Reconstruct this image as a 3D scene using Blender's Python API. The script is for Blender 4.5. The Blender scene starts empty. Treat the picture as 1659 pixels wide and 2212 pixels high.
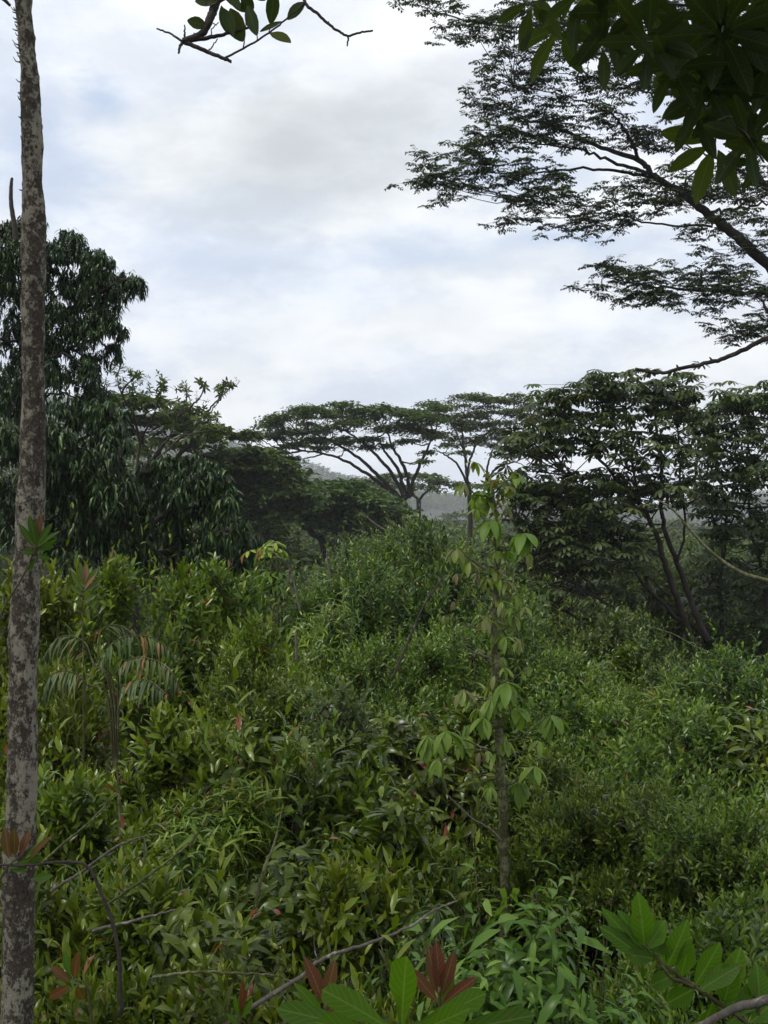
import bpy, math
import numpy as np
R = np.random.default_rng(7)
sc = bpy.context.scene
COL = sc.collection
F = 2485.0
def D(px, py, Y):                       # a view direction at a real distance Y -> world point (camera at the origin, looking along +Y)
    return np.array([(px - 829.5) / F * Y, Y, (1106 - py) / F * Y], float)
def nrm(a):
    a = np.asarray(a, float)
    return a / np.maximum(np.linalg.norm(a, axis=-1, keepdims=True), 1e-9)
def sstep(a, b, x):
    t = np.clip((x - a) / (b - a), 0, 1); return t * t * (3 - 2 * t)
# ------------------------------------------------------------------ value noise
_PERM = np.random.default_rng(3).random((64, 64, 64))
def vnoise(p):
    p = np.asarray(p, float); i = np.floor(p).astype(int); f = p - i; f = f * f * (3 - 2 * f)
    r = 0
    for dx in (0, 1):
        for dy in (0, 1):
            for dz in (0, 1):
                w = (f[..., 0] if dx else 1 - f[..., 0]) * (f[..., 1] if dy else 1 - f[..., 1]) * (f[..., 2] if dz else 1 - f[..., 2])
                r = r + w * _PERM[(i[..., 0] + dx) % 64, (i[..., 1] + dy) % 64, (i[..., 2] + dz) % 64]
    return r * 2 - 1
def fbm(p, o=4):
    p = np.asarray(p, float); s = 0; a = 1.0
    for k in range(o):
        s = s + a * vnoise(p * 2 ** k + 13.7 * k); a *= .5
    return s
# ------------------------------------------------------------------ mesh collector
class MB:
    def __init__(s):
        s.V = []; s.T = []; s.A = []; s.L = []; s.F = {}; s.n = 0
    def add(s, V, faces, tint=None, across=None, along=None):
        V = np.asarray(V, float).reshape(-1, 3); m = len(V)
        s.V.append(V)
        z = lambda a, d: np.full(m, d) if a is None else np.broadcast_to(np.asarray(a, float).ravel(), (m,))
        s.T.append(z(tint, .5)); s.A.append(z(across, 0)); s.L.append(z(along, 0))
        for fa in faces:
            fa = np.asarray(fa, int)
            if fa.size: s.F.setdefault(fa.shape[1], []).append(fa + s.n)
        s.n += m
    def mesh(s, name, mat, off=None, smooth=True):
        V = np.concatenate(s.V); 
        if off is not None: V = V - np.asarray(off, float)
        me = bpy.data.meshes.new(name)
        fs = [np.concatenate(v) for v in s.F.values()]
        li = np.concatenate([f.ravel() for f in fs]).astype(np.int32)
        lt = np.concatenate([np.full(len(f), f.shape[1]) for f in fs]).astype(np.int32)
        ls = np.concatenate([[0], np.cumsum(lt)[:-1]]).astype(np.int32)
        me.vertices.add(len(V)); me.vertices.foreach_set('co', V.astype(np.float32).ravel())
        me.loops.add(len(li)); me.loops.foreach_set('vertex_index', li)
        me.polygons.add(len(lt)); me.polygons.foreach_set('loop_start', ls); me.polygons.foreach_set('loop_total', lt)
        me.polygons.foreach_set('use_smooth', np.full(len(lt), smooth))
        me.update(calc_edges=True)
        for nm, d in (('tint', s.T), ('across', s.A), ('along', s.L)):
            a = me.attributes.new(nm, 'FLOAT', 'POINT'); a.data.foreach_set('value', np.concatenate(d).astype(np.float32))
        me.materials.append(mat)
        return me
    def build(s, name, mat, parent=None, off=None, smooth=True):
        if off is None and parent is not None: off = parent.location
        o = bpy.data.objects.new(name, s.mesh(name, mat, off, smooth)); COL.objects.link(o)
        if parent is not None: o.parent = parent
        return o
def tag(o, label=None, cat=None, group=None, kind=None):
    for k, v in (('label', label), ('category', cat), ('group', group), ('kind', kind)):
        if v: o[k] = v
    return o
def thing(name, label, cat, loc=(0, 0, 0), group=None):
    o = bpy.data.objects.new(name, None); COL.objects.link(o); o.location = [float(v) for v in loc]; o.empty_display_size = .2
    return tag(o, label, cat, group)
def dup(root, loc, rz, s, label, group=None):
    c = root.copy(); COL.objects.link(c); c.location = [float(v) for v in loc]; c.rotation_euler = (0, 0, rz); c.scale = s
    tag(c, label, None, group)
    for ch in list(root.children):
        d = ch.copy(); COL.objects.link(d); d.parent = c
    return c
# ------------------------------------------------------------------ leaves and tubes
def prof(ts, ws):
    ts = np.array(ts, float); ws = np.array(ws, float); k = len(ts)
    v = []; fq = []; ft = []
    for i in range(k):
        if i == k - 1: v.append((ts[i], 0)); continue
        v += [(ts[i], ws[i] * .5), (ts[i], 0), (ts[i], -ws[i] * .5)]
    for i in range(k - 2):
        a = 3 * i; fq += [(a, a + 1, a + 4, a + 3), (a + 1, a + 2, a + 5, a + 4)]
    a = 3 * (k - 2); e = 3 * (k - 1)
    ft += [(a, a + 1, e), (a + 1, a + 2, e)]
    return np.array(v), [np.array(fq, int).reshape(-1, 4), np.array(ft, int)]
MID = prof([0, .28, .62, 1], [.07, .86, .88, 0])
OBO = prof([0, .15, .35, .6, .82, .94, 1], [.06, .2, .5, .9, 1, .66, 0])
ELL = prof([0, .1, .25, .45, .65, .83, .94, 1], [.05, .38, .78, 1, .95, .62, .3, 0])
LAN = prof([0, .3, .7, 1], [.1, 1, .65, 0])
LOBE = prof([0, .3, .65, .88, 1], [.22, .62, 1, .66, 0])
DIA = (np.array([(0, 0), (.45, .5), (1, 0), (.45, -.5)]), [np.array([(0, 3, 2, 1)])])
def leaves(mb, P, X, N, L, W, droop=.15, fold=.25, tint=.5, pr=MID, wave=0):
    P = np.asarray(P, float).reshape(-1, 3); n = len(P)
    X = nrm(np.broadcast_to(X, (n, 3))); N = np.broadcast_to(N, (n, 3))
    Z = nrm(N - (N * X).sum(-1, keepdims=True) * X); Yv = np.cross(Z, X)
    L = np.broadcast_to(L, (n,)); W = np.broadcast_to(W, (n,)); dr = np.broadcast_to(droop, (n,)); fo = np.broadcast_to(fold, (n,))
    tv, fc = pr; t = tv[:, 0][None]; w = tv[:, 1][None]; m = tv.shape[0]
    lx = L[:, None] * (t - .25 * dr[:, None] * t ** 2)
    ly = W[:, None] * w
    lz = fo[:, None] * np.abs(w) * W[:, None] - dr[:, None] * L[:, None] * t ** 2
    if wave:
        ph = R.random((n, 1)) * 6.3
        lz = lz + wave * W[:, None] * np.abs(w) * 2 * np.sin(t * 15 + ph + 2 * np.sign(w))
        ly = ly * (1 + .12 * np.sin(t * 22 + ph))
    V = P[:, None] + lx[..., None] * X[:, None] + ly[..., None] * Yv[:, None] + lz[..., None] * Z[:, None]
    base = (np.arange(n) * m)[:, None, None]
    T = np.repeat(np.broadcast_to(tint, (n,)), m)
    mb.add(V.reshape(-1, 3), [(f[None] + base).reshape(-1, f.shape[1]) for f in fc], T, np.tile(np.abs(tv[:, 1]) * 2, n), np.tile(tv[:, 0], n))
def smooth(pts, k=6, jit=0):
    P = np.asarray(pts, float)
    if len(P) < 3: 
        t = np.linspace(0, 1, k + 1)[:, None]; o = P[0] * (1 - t) + P[-1] * t
    else:
        Q = np.vstack([2 * P[0] - P[1], P, 2 * P[-1] - P[-2]]); o = []
        for i in range(1, len(Q) - 2):
            for t in np.arange(k) / k:
                a, b, c, d = Q[i - 1], Q[i], Q[i + 1], Q[i + 2]
                o.append(.5 * (2 * b + (c - a) * t + (2 * a - 5 * b + 4 * c - d) * t ** 2 + (3 * b - a - 3 * c + d) * t ** 3))
        o = np.array(o + [P[-1]])
    if jit: o[1:-1] += R.normal(0, jit, o[1:-1].shape)
    return o
def tube(mb, P, r0, r1=None, sides=6, rr=None, tint=.5):
    P = np.asarray(P, float); k = len(P)
    r = np.linspace(r0, r1 if r1 is not None else r0, k) if rr is None else np.asarray(rr)
    T = nrm(np.gradient(P, axis=0)); m = nrm(P[-1] - P[0])
    ref = np.array([0, 0, 1.]) if abs(m[2]) < .75 else np.array([0, 1., 0])
    U = nrm(np.cross(T, ref)); Vv = np.cross(T, U)
    a = np.arange(sides) / sides * 2 * np.pi
    V = P[:, None] + r[:, None, None] * (np.cos(a)[None, :, None] * U[:, None] + np.sin(a)[None, :, None] * Vv[:, None])
    i = np.arange(k - 1)[:, None]; j = np.arange(sides)[None]; j2 = (j + 1) % sides
    q = np.stack([i * sides + j, i * sides + j2, (i + 1) * sides + j2, (i + 1) * sides + j], -1).reshape(-1, 4)
    cap = [np.arange(sides)[None, ::-1], (np.arange(sides) + (k - 1) * sides)[None]]
    mb.add(V.reshape(-1, 3), [q, cap[0], cap[1]], tint, 0, np.repeat(np.linspace(0, 1, k), sides))
def rdir(n, up=0.):
    d = R.normal(size=(n, 3)); d = nrm(d); d[:, 2] += up; return nrm(d)
def perp(Dv):
    ref = np.where(np.abs(Dv[:, 2:3]) < .8, np.array([[0, 0, 1.]]), np.array([[1., 0, 0]]))
    U = nrm(np.cross(Dv, ref)); return U, np.cross(Dv, U)
def shoots(mb, P, Dv, S, k, L, W, e0=70, e1=22, droop=.2, tb=.4, tv=.22, pr=MID, tipl=.18, fold=.3, lj=.2, odd=.02):
    n = len(P); U, Vv = perp(Dv); ph = R.random(n) * 6.28; ss = R.uniform(.5, 1.5, n); dt = R.normal(0, .1, n)
    for j in range(k):
        t = (j + 1) / k; a = 2.4 * j + ph
        e = np.radians(e0 + (e1 - e0) * t + R.normal(0, 9, n))
        sd = np.cos(a)[:, None] * U + np.sin(a)[:, None] * Vv
        X = Dv * np.cos(e)[:, None] + sd * np.sin(e)[:, None]
        N = Dv * np.sin(e)[:, None] - sd * np.cos(e)[:, None] + R.normal(0, .28, (n, 3)) + np.array([0, 0, .25])
        ti = np.clip(tb + dt + R.normal(0, tv, n) * .6 + tipl * t ** 2, 0, .9)
        ti = np.where(R.random(n) < odd, R.uniform(.93, 1, n), ti)
        sc_ = ss * (1 - .35 * t ** 3) * R.uniform(1 - lj, 1 + lj, n)
        leaves(mb, P + Dv * (S * t)[:, None], X, N, L * sc_, W * sc_, droop * R.uniform(.3, 1.8, n), fold, ti, pr)
# ------------------------------------------------------------------ materials
def new_mat(name):
    m = bpy.data.materials.new(name); m.use_nodes = True; nt = m.node_tree; nt.nodes.clear()
    return m, nt, (lambda t, **k: _node(nt, t, k))
def _node(nt, t, k):
    n = nt.nodes.new(t)
    for a, b in k.items():
        if a.startswith('i_'): n.inputs[int(a[2:]) if a[2:].isdigit() else a[2:].replace('_', ' ')].default_value = b
        else: setattr(n, a, b)
    return n
def ramp(node, stops):
    cr = node.color_ramp
    while len(cr.elements) < len(stops): cr.elements.new(.5)
    for e, (p, c) in zip(cr.elements, stops): e.position = p; e.color = (*c, 1)
def leaf_mat(name, stops, rough=.42, trans=.22, spec=.5, vein=0., tcol=1.6, ov=.25):
    m, nt, N = new_mat(name); K = nt.links.new
    at = N('ShaderNodeAttribute', attribute_name='tint'); cr = N('ShaderNodeValToRGB'); ramp(cr, stops); K(at.outputs['Fac'], cr.inputs[0])
    oi = N('ShaderNodeObjectInfo'); hs = N('ShaderNodeHueSaturation')
    mr = N('ShaderNodeMapRange', i_3=.483, i_4=.510); K(oi.outputs['Random'], mr.inputs[0]); K(mr.outputs[0], hs.inputs['Hue'])
    nz = N('ShaderNodeTexNoise'); nz.inputs['Scale'].default_value = 1.3; nz.inputs['Detail'].default_value = 3
    tc = N('ShaderNodeTexCoord'); K(tc.outputs['Object'], nz.inputs['Vector'])
    m2 = N('ShaderNodeMapRange', i_1=.25, i_2=.75, i_3=1 - ov, i_4=1 + ov); K(nz.outputs['Fac'], m2.inputs[0])
    K(m2.outputs[0], hs.inputs['Value']); K(cr.outputs[0], hs.inputs['Color']); col = hs.outputs[0]
    if vein:
        ac = N('ShaderNodeAttribute', attribute_name='across'); al = N('ShaderNodeAttribute', attribute_name='along')
        lt = N('ShaderNodeMapRange', i_1=.0, i_2=.10, i_3=1, i_4=0); K(ac.outputs['Fac'], lt.inputs[0])
        s1 = N('ShaderNodeMath', operation='MULTIPLY_ADD'); s1.inputs[1].default_value = -.22; K(ac.outputs['Fac'], s1.inputs[0]); K(al.outputs['Fac'], s1.inputs[2])
        s2 = N('ShaderNodeMath', operation='MULTIPLY'); s2.inputs[1].default_value = 62; K(s1.outputs[0], s2.inputs[0])
        s3 = N('ShaderNodeMath', operation='SINE'); K(s2.outputs[0], s3.inputs[0])
        s4 = N('ShaderNodeMapRange', i_1=.8, i_2=1, i_3=0, i_4=.55); K(s3.outputs[0], s4.inputs[0])
        mx = N('ShaderNodeMath', operation='MAXIMUM'); K(lt.outputs[0], mx.inputs[0]); K(s4.outputs[0], mx.inputs[1])
        sc2 = N('ShaderNodeMath', operation='MULTIPLY'); sc2.inputs[1].default_value = vein; K(mx.outputs[0], sc2.inputs[0])
        mix = N('ShaderNodeMix', data_type='RGBA'); K(sc2.outputs[0], mix.inputs[0]); K(col, mix.inputs[6]); mix.inputs[7].default_value = (.25, .32, .1, 1); col = mix.outputs[2]
    if vein:
        sp = N('ShaderNodeTexNoise', i_Scale=42., i_Detail=3.); K(tc.outputs['Object'], sp.inputs['Vector']); sr = N('ShaderNodeMapRange', i_1=.66, i_2=.72, i_3=0, i_4=.8); K(sp.outputs['Fac'], sr.inputs[0])
        mix = N('ShaderNodeMix', data_type='RGBA'); K(sr.outputs[0], mix.inputs[0]); K(col, mix.inputs[6]); mix.inputs[7].default_value = (.09, .06, .02, 1); col = mix.outputs[2]
    p = N('ShaderNodeBsdfPrincipled', i_Roughness=rough); p.inputs['Specular IOR Level'].default_value = spec; K(col, p.inputs['Base Color'])
    t = N('ShaderNodeBsdfTranslucent'); tm = N('ShaderNodeMix', data_type='RGBA', blend_type='MULTIPLY'); tm.inputs[0].default_value = 1
    K(col, tm.inputs[6]); tm.inputs[7].default_value = (tcol * 1.1, tcol * 1.15, tcol * .5, 1); K(tm.outputs[2], t.inputs[0])
    ms = N('ShaderNodeMixShader', i_0=trans); K(p.outputs[0], ms.inputs[1]); K(t.outputs[0], ms.inputs[2])
    o = N('ShaderNodeOutputMaterial'); K(ms.outputs[0], o.inputs[0])
    return m
RED = (.22, .055, .028)
BRN = (.19, .12, .05)
M = {}
M['broad'] = leaf_mat('broad leaf', [(0, (.022, .036, .004)), (.4, (.06, .097, .007)), (.7, (.12, .172, .011)), (.9, (.21, .24, .03)), (.94, BRN), (1, RED)], .3, .24, .32, ov=.35)
M['fine'] = leaf_mat('fine leaf', [(0, (.02, .038, .004)), (.4, (.052, .1, .008)), (.7, (.112, .178, .014)), (.9, (.19, .245, .034)), (.95, (.2, .19, .06)), (1, BRN)], .3, .24, .32, ov=.35)
M['bright'] = leaf_mat('bright leaf', [(0, (.034, .06, .005)), (.4, (.07, .128, .009)), (.7, (.132, .208, .014)), (.9, (.22, .285, .03)), (.94, BRN), (1, RED)], .3, .26, .34)
M['dark'] = leaf_mat('dark leaf', [(0, (.02, .036, .007)), (.4, (.045, .08, .012)), (.7, (.088, .13, .02)), (.9, (.15, .185, .042)), (1, BRN)], .36, .22, .35)
M['droop'] = leaf_mat('drooping leaf', [(0, (.008, .021, .005)), (.5, (.019, .042, .010)), (.85, (.045, .082, .022)), (1, (.10, .14, .05))], .36, .15, .22)
M['laurel'] = leaf_mat('laurel leaf', [(0, (.03, .07, .008)), (.5, (.075, .155, .017)), (.9, (.16, .25, .04)), (1, BRN)], .33, .24, .25)
M['umbrella'] = leaf_mat('umbrella tree leaf', [(0, (.025, .045, .01)), (.5, (.055, .09, .018)), (.9, (.10, .14, .028)), (1, (.12, .1, .05))], .55, .22, .3)
M['canopy'] = leaf_mat('canopy leaf', [(0, (.022, .05, .01)), (.5, (.048, .09, .017)), (.9, (.095, .145, .03)), (1, (.1, .09, .04))], .55, .22, .3)
M['feather'] = leaf_mat('feather leaf', [(0, (.014, .03, .008)), (.5, (.03, .058, .014)), (.9, (.06, .095, .022)), (1, (.09, .07, .03))], .45, .16, .4)
M['trumpet'] = leaf_mat('trumpet leaf', [(0, (.024, .042, .014)), (.5, (.05, .08, .026)), (.9, (.10, .13, .045)), (1, (.11, .09, .04))], .45, .18, .25)
M['sapling'] = leaf_mat('sapling leaf', [(0, (.04, .09, .008)), (.35, (.115, .205, .016)), (.6, (.19, .265, .04)), (.8, (.15, .15, .055)), (1, (.17, .115, .055))], .45, .3, .35, vein=.25)
M['near'] = leaf_mat('near leaf', [(0, (.018, .04, .002)), (.4, (.04, .095, .003)), (.7, (.065, .15, .004)), (.9, (.11, .19, .01)), (.93, (.075, .045, .012)), (1, (.10, .028, .014))], .45, .42, .16, vein=.28, ov=.3)
M['over'] = leaf_mat('overhead leaf', [(0, (.012, .022, .006)), (.5, (.026, .045, .009)), (.9, (.07, .09, .015)), (1, (.1, .08, .02))], .5, .28, .15, vein=.12, ov=.2)
M['fern'] = leaf_mat('fern leaf', [(0, (.028, .05, .012)), (.5, (.05, .082, .02)), (.9, (.09, .125, .035)), (1, (.2, .1, .04))], .5, .2, .25)
M['far'] = leaf_mat('far leaf', [(0, (.02, .042, .01)), (.5, (.048, .085, .016)), (1, (.09, .13, .026))], .6, .2, .2)
def bark_mat(name, a, b, c, scale=8, patch=.5, bump=.5, stretch=1.):
    m, nt, N = new_mat(name); K = nt.links.new
    tc = N('ShaderNodeTexCoord'); mp = N('ShaderNodeMapping'); mp.inputs['Scale'].default_value = (1, 1, stretch); K(tc.outputs['Object'], mp.inputs[0])
    n1 = N('ShaderNodeTexNoise', i_Scale=scale, i_Detail=8.); n1.inputs['Roughness'].default_value = .7; K(mp.outputs[0], n1.inputs['Vector'])
    n2 = N('ShaderNodeTexNoise', i_Scale=scale * 3.7, i_Detail=6.); n2.inputs['Roughness'].default_value = .75; K(mp.outputs[0], n2.inputs['Vector'])
    r1 = N('ShaderNodeValToRGB'); ramp(r1, [(.3, a), (.7, b)]); K(n2.outputs['Fac'], r1.inputs[0])
    n0 = N('ShaderNodeTexNoise', i_Scale=scale * .16, i_Detail=3.); K(mp.outputs[0], n0.inputs['Vector'])
    a0 = N('ShaderNodeMath', operation='MULTIPLY_ADD', i_1=.4, i_2=-.2); K(n0.outputs['Fac'], a0.inputs[0]); a1 = N('ShaderNodeMath', operation='ADD'); K(a0.outputs[0], a1.inputs[0]); K(n1.outputs['Fac'], a1.inputs[1])
    ad = N('ShaderNodeMath', operation='MULTIPLY_ADD', i_1=.45); K(n2.outputs['Fac'], ad.inputs[0]); K(a1.outputs[0], ad.inputs[2])
    mr = N('ShaderNodeMapRange', i_1=patch + .22, i_2=patch + .32); K(ad.outputs[0], mr.inputs[0])
    mx = N('ShaderNodeMix', data_type='RGBA'); K(mr.outputs[0], mx.inputs[0]); K(r1.outputs[0], mx.inputs[6]); mx.inputs[7].default_value = (*c, 1)
    p = N('ShaderNodeBsdfPrincipled', i_Roughness=.85); p.inputs['Specular IOR Level'].default_value = .25; K(mx.outputs[2], p.inputs['Base Color'])
    bp = N('ShaderNodeBump', i_Strength=bump, i_Distance=.02); K(ad.outputs[0], bp.inputs['Height']); K(bp.outputs[0], p.inputs['Normal'])
    o = N('ShaderNodeOutputMaterial'); K(p.outputs[0], o.inputs[0]); return m
M['lichen'] = bark_mat('lichen bark', (.016, .012, .009), (.12, .095, .07), (.30, .27, .205), 31, .47, 1., .75)
M['bark'] = bark_mat('dark bark', (.02, .016, .013), (.06, .048, .038), (.11, .1, .085), 5, .58, .6)
M['darkbark'] = bark_mat('limb bark', (.014, .011, .009), (.035, .028, .022), (.05, .045, .035), 4, .6, .5)
M['pale'] = bark_mat('pale dead wood', (.05, .042, .034), (.15, .13, .105), (.30, .28, .23), 14, .55, .4)
M['twig'] = bark_mat('green twig', (.03, .03, .012), (.08, .07, .03), (.14, .13, .07), 12, .55, .3)
M['moss'] = bark_mat('mossy stem', (.035, .04, .012), (.09, .09, .035), (.17, .17, .09), 16, .48, .6)
M['soil'] = bark_mat('forest soil', (.012, .01, .006), (.04, .03, .017), (.03, .04, .014), 2, .5, .8)
# ------------------------------------------------------------------ ground
def ground(x, y):
    x = np.asarray(x, float); y = np.asarray(y, float)
    b = np.interp(y, [-200, -3, .6, 2, 5, 15, 30, 60, 150, 400], [1.5, -1.5, -1.65, -2.3, -3.7, -4.5, -6.2, -9, -13, -13.5])
    b = b + 14 * np.exp(-((x + 38) / 20) ** 2 - ((y - 95) / 34) ** 2)            # wooded rise on the left
    hx = np.interp(x, [-1400, -500, -300, -181, -148, -110, -76, -34, 9, 60, 110, 200, 262, 325, 400, 600, 1400], [90, 110, 100, 78, 62, 50, 40, 26, 19, 8, 2, -4, 2, 10, 18, 40, 60])
    b = b + (hx + 13.5) * np.exp(-((y - 1050) / np.where(y < 1050, 300, 700)) ** 2) * sstep(350, 800, y)
    return b + (fbm(np.stack([x * .05, y * .05, x * 0], -1), 3) * np.interp(y, [0, 5, 40, 300], [.03, .2, .6, 2.5]))
ys = np.concatenate([np.linspace(-120, -4, 20), np.linspace(-3.5, 30, 90), np.linspace(31, 150, 70), np.linspace(156, 1400, 130)])
xs = np.concatenate([-np.geomspace(1250, 8, 80), np.linspace(-7.8, 7.8, 60), np.geomspace(8, 1250, 80)])
gx, gy = np.meshgrid(xs, ys)
mb = MB(); nx, ny = len(xs), len(ys)
i = np.arange(ny - 1)[:, None]; j = np.arange(nx - 1)[None]
mb.add(np.stack([gx, gy, ground(gx, gy)], -1).reshape(-1, 3), [np.stack([i * nx + j, i * nx + j + 1, (i + 1) * nx + j + 1, (i + 1) * nx + j], -1).reshape(-1, 4)])
tag(mb.build('ground', M['soil']), kind='structure')
G = lambda x, y: float(ground(np.array([x]), np.array([y]))[0])
# ------------------------------------------------------------------ shrub prototypes
def shrub(seed, name, cat, mat, Rr, H, ns, k, L, W, nc=11, cs=1., spread=.5, pr=MID, tb=.4, e0=70, e1=22, droop=.2, odd=.02, low=.17, slen=.34, fold=.3):
    global R
    R = np.random.default_rng(seed)
    fol, st = MB(), MB()
    ang = np.arange(nc) * 2.4 + R.random() * 6; rad = Rr * np.sqrt((np.arange(nc) + .3) / nc) * .82
    hz = H * (1 - .42 * (rad / Rr) ** 1.7) * R.uniform(.8, 1.0, nc)
    hz[R.integers(nc)] = H * .97
    cr = Rr * R.uniform(.24, .46, nc) * cs; C = np.stack([rad * np.cos(ang), rad * np.sin(ang), hz - cr * .9], -1)
    for c in range(nc):
        m = smooth([(R.normal(0, .05), R.normal(0, .05), 0), (C[c, 0] * .35, C[c, 1] * .35, C[c, 2] * .45), C[c]], 4, .015)
        tube(st, m, .024, .010, 5)
    ci = R.integers(0, nc, ns); d = rdir(ns, .35); rr = R.uniform(.5, 1., ns) ** .7
    P = C[ci] + d * (cr[ci] * rr)[:, None] * np.array([1, 1, 1.15])
    hang = R.random(ns) < low                                   # lower foliage down the flanks
    P[hang, 2] = R.uniform(.22, .75, hang.sum()) * H; P[hang, :2] *= 1.08
    out = nrm(P * np.array([1, 1, 0]) + 1e-6)
    Dv = nrm(d * .45 + out * spread * .5 + np.array([0, 0, .75]) + R.normal(0, .2, (ns, 3)))
    S = slen * R.uniform(.6, 1.25, ns); em = (R.random(ns) < .07) & ~hang; S[em] *= R.uniform(1.5, 2.3, em.sum()); P = P - Dv * S[:, None] * np.where(em, .3, .8)[:, None]
    shoots(fol, P, Dv, S, k, L, W, e0, e1, droop, tb, .24, pr, .2, fold, .25, odd)
    for q in range(0, ns, 3):
        b = P[q]; e = P[q] + Dv[q] * S[q]; a = C[ci[q]] if not hang[q] else b * np.array([.4, .4, .8])
        tube(st, [a, (a + b) / 2 + (0, 0, -.03), b, e], .0065, .002, 3)
    root = thing(name, 'x', cat)
    fol.build('foliage', M[mat], root); st.build('stems', M['twig'], root)
    root['H'] = H
    return root
SH = {
 'broadA': shrub(11, 'broad_leaf_shrub', 'shrub', 'broad', .95, 2.3, 720, 13, .115, .038, odd=.01),
 'broadB': shrub(12, 'broad_leaf_shrub', 'shrub', 'broad', .8, 2.9, 700, 12, .11, .04, odd=.014),
 'fineA': shrub(13, 'small_leaf_shrub', 'shrub', 'fine', 1.15, 2.7, 1350, 13, .085, .029),
 'fineB': shrub(14, 'small_leaf_shrub', 'shrub', 'fine', 1.05, 3.2, 1350, 13, .09, .029, tb=.35),
 'bright': shrub(15, 'glossy_shrub', 'shrub', 'bright', .9, 3.0, 560, 13, .125, .040, odd=.02, low=.04, tb=.36),
 'dark': shrub(16, 'dark_shrub', 'shrub', 'dark', 1.2, 3.2, 1100, 12, .105, .036),
 'moundA': shrub(23, 'rounded_bush', 'bush', 'fine', 2.0, 4.1, 3600, 13, .088, .03, nc=30, cs=.62, low=.12, tb=.42),
 'moundB': shrub(24, 'rounded_bush', 'bush', 'fine', 1.7, 3.9, 2900, 13, .1, .032, nc=24, cs=.66, low=.1, tb=.36),
 'whorl': shrub(18, 'whorl_leaf_shrub', 'shrub', 'broad', .85, 2.8, 340, 9, .165, .05, e0=95, e1=55, droop=.55, tb=.28, pr=ELL, odd=.012),
 'narrow': shrub(19, 'narrow_leaf_shrub', 'shrub', 'fine', .9, 2.9, 760, 12, .14, .02, e0=75, e1=35, droop=.5, tb=.5, pr=LAN, odd=.03),
 'laurel': shrub(17, 'laurel_shrub', 'shrub', 'laurel', .5, 1.9, 300, 11, .12, .032, e0=95, e1=60, droop=.5, odd=.01),
}
for r in SH.values(): r['used'] = 0
GRP = 'shrubs of the tangled thicket'
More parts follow.
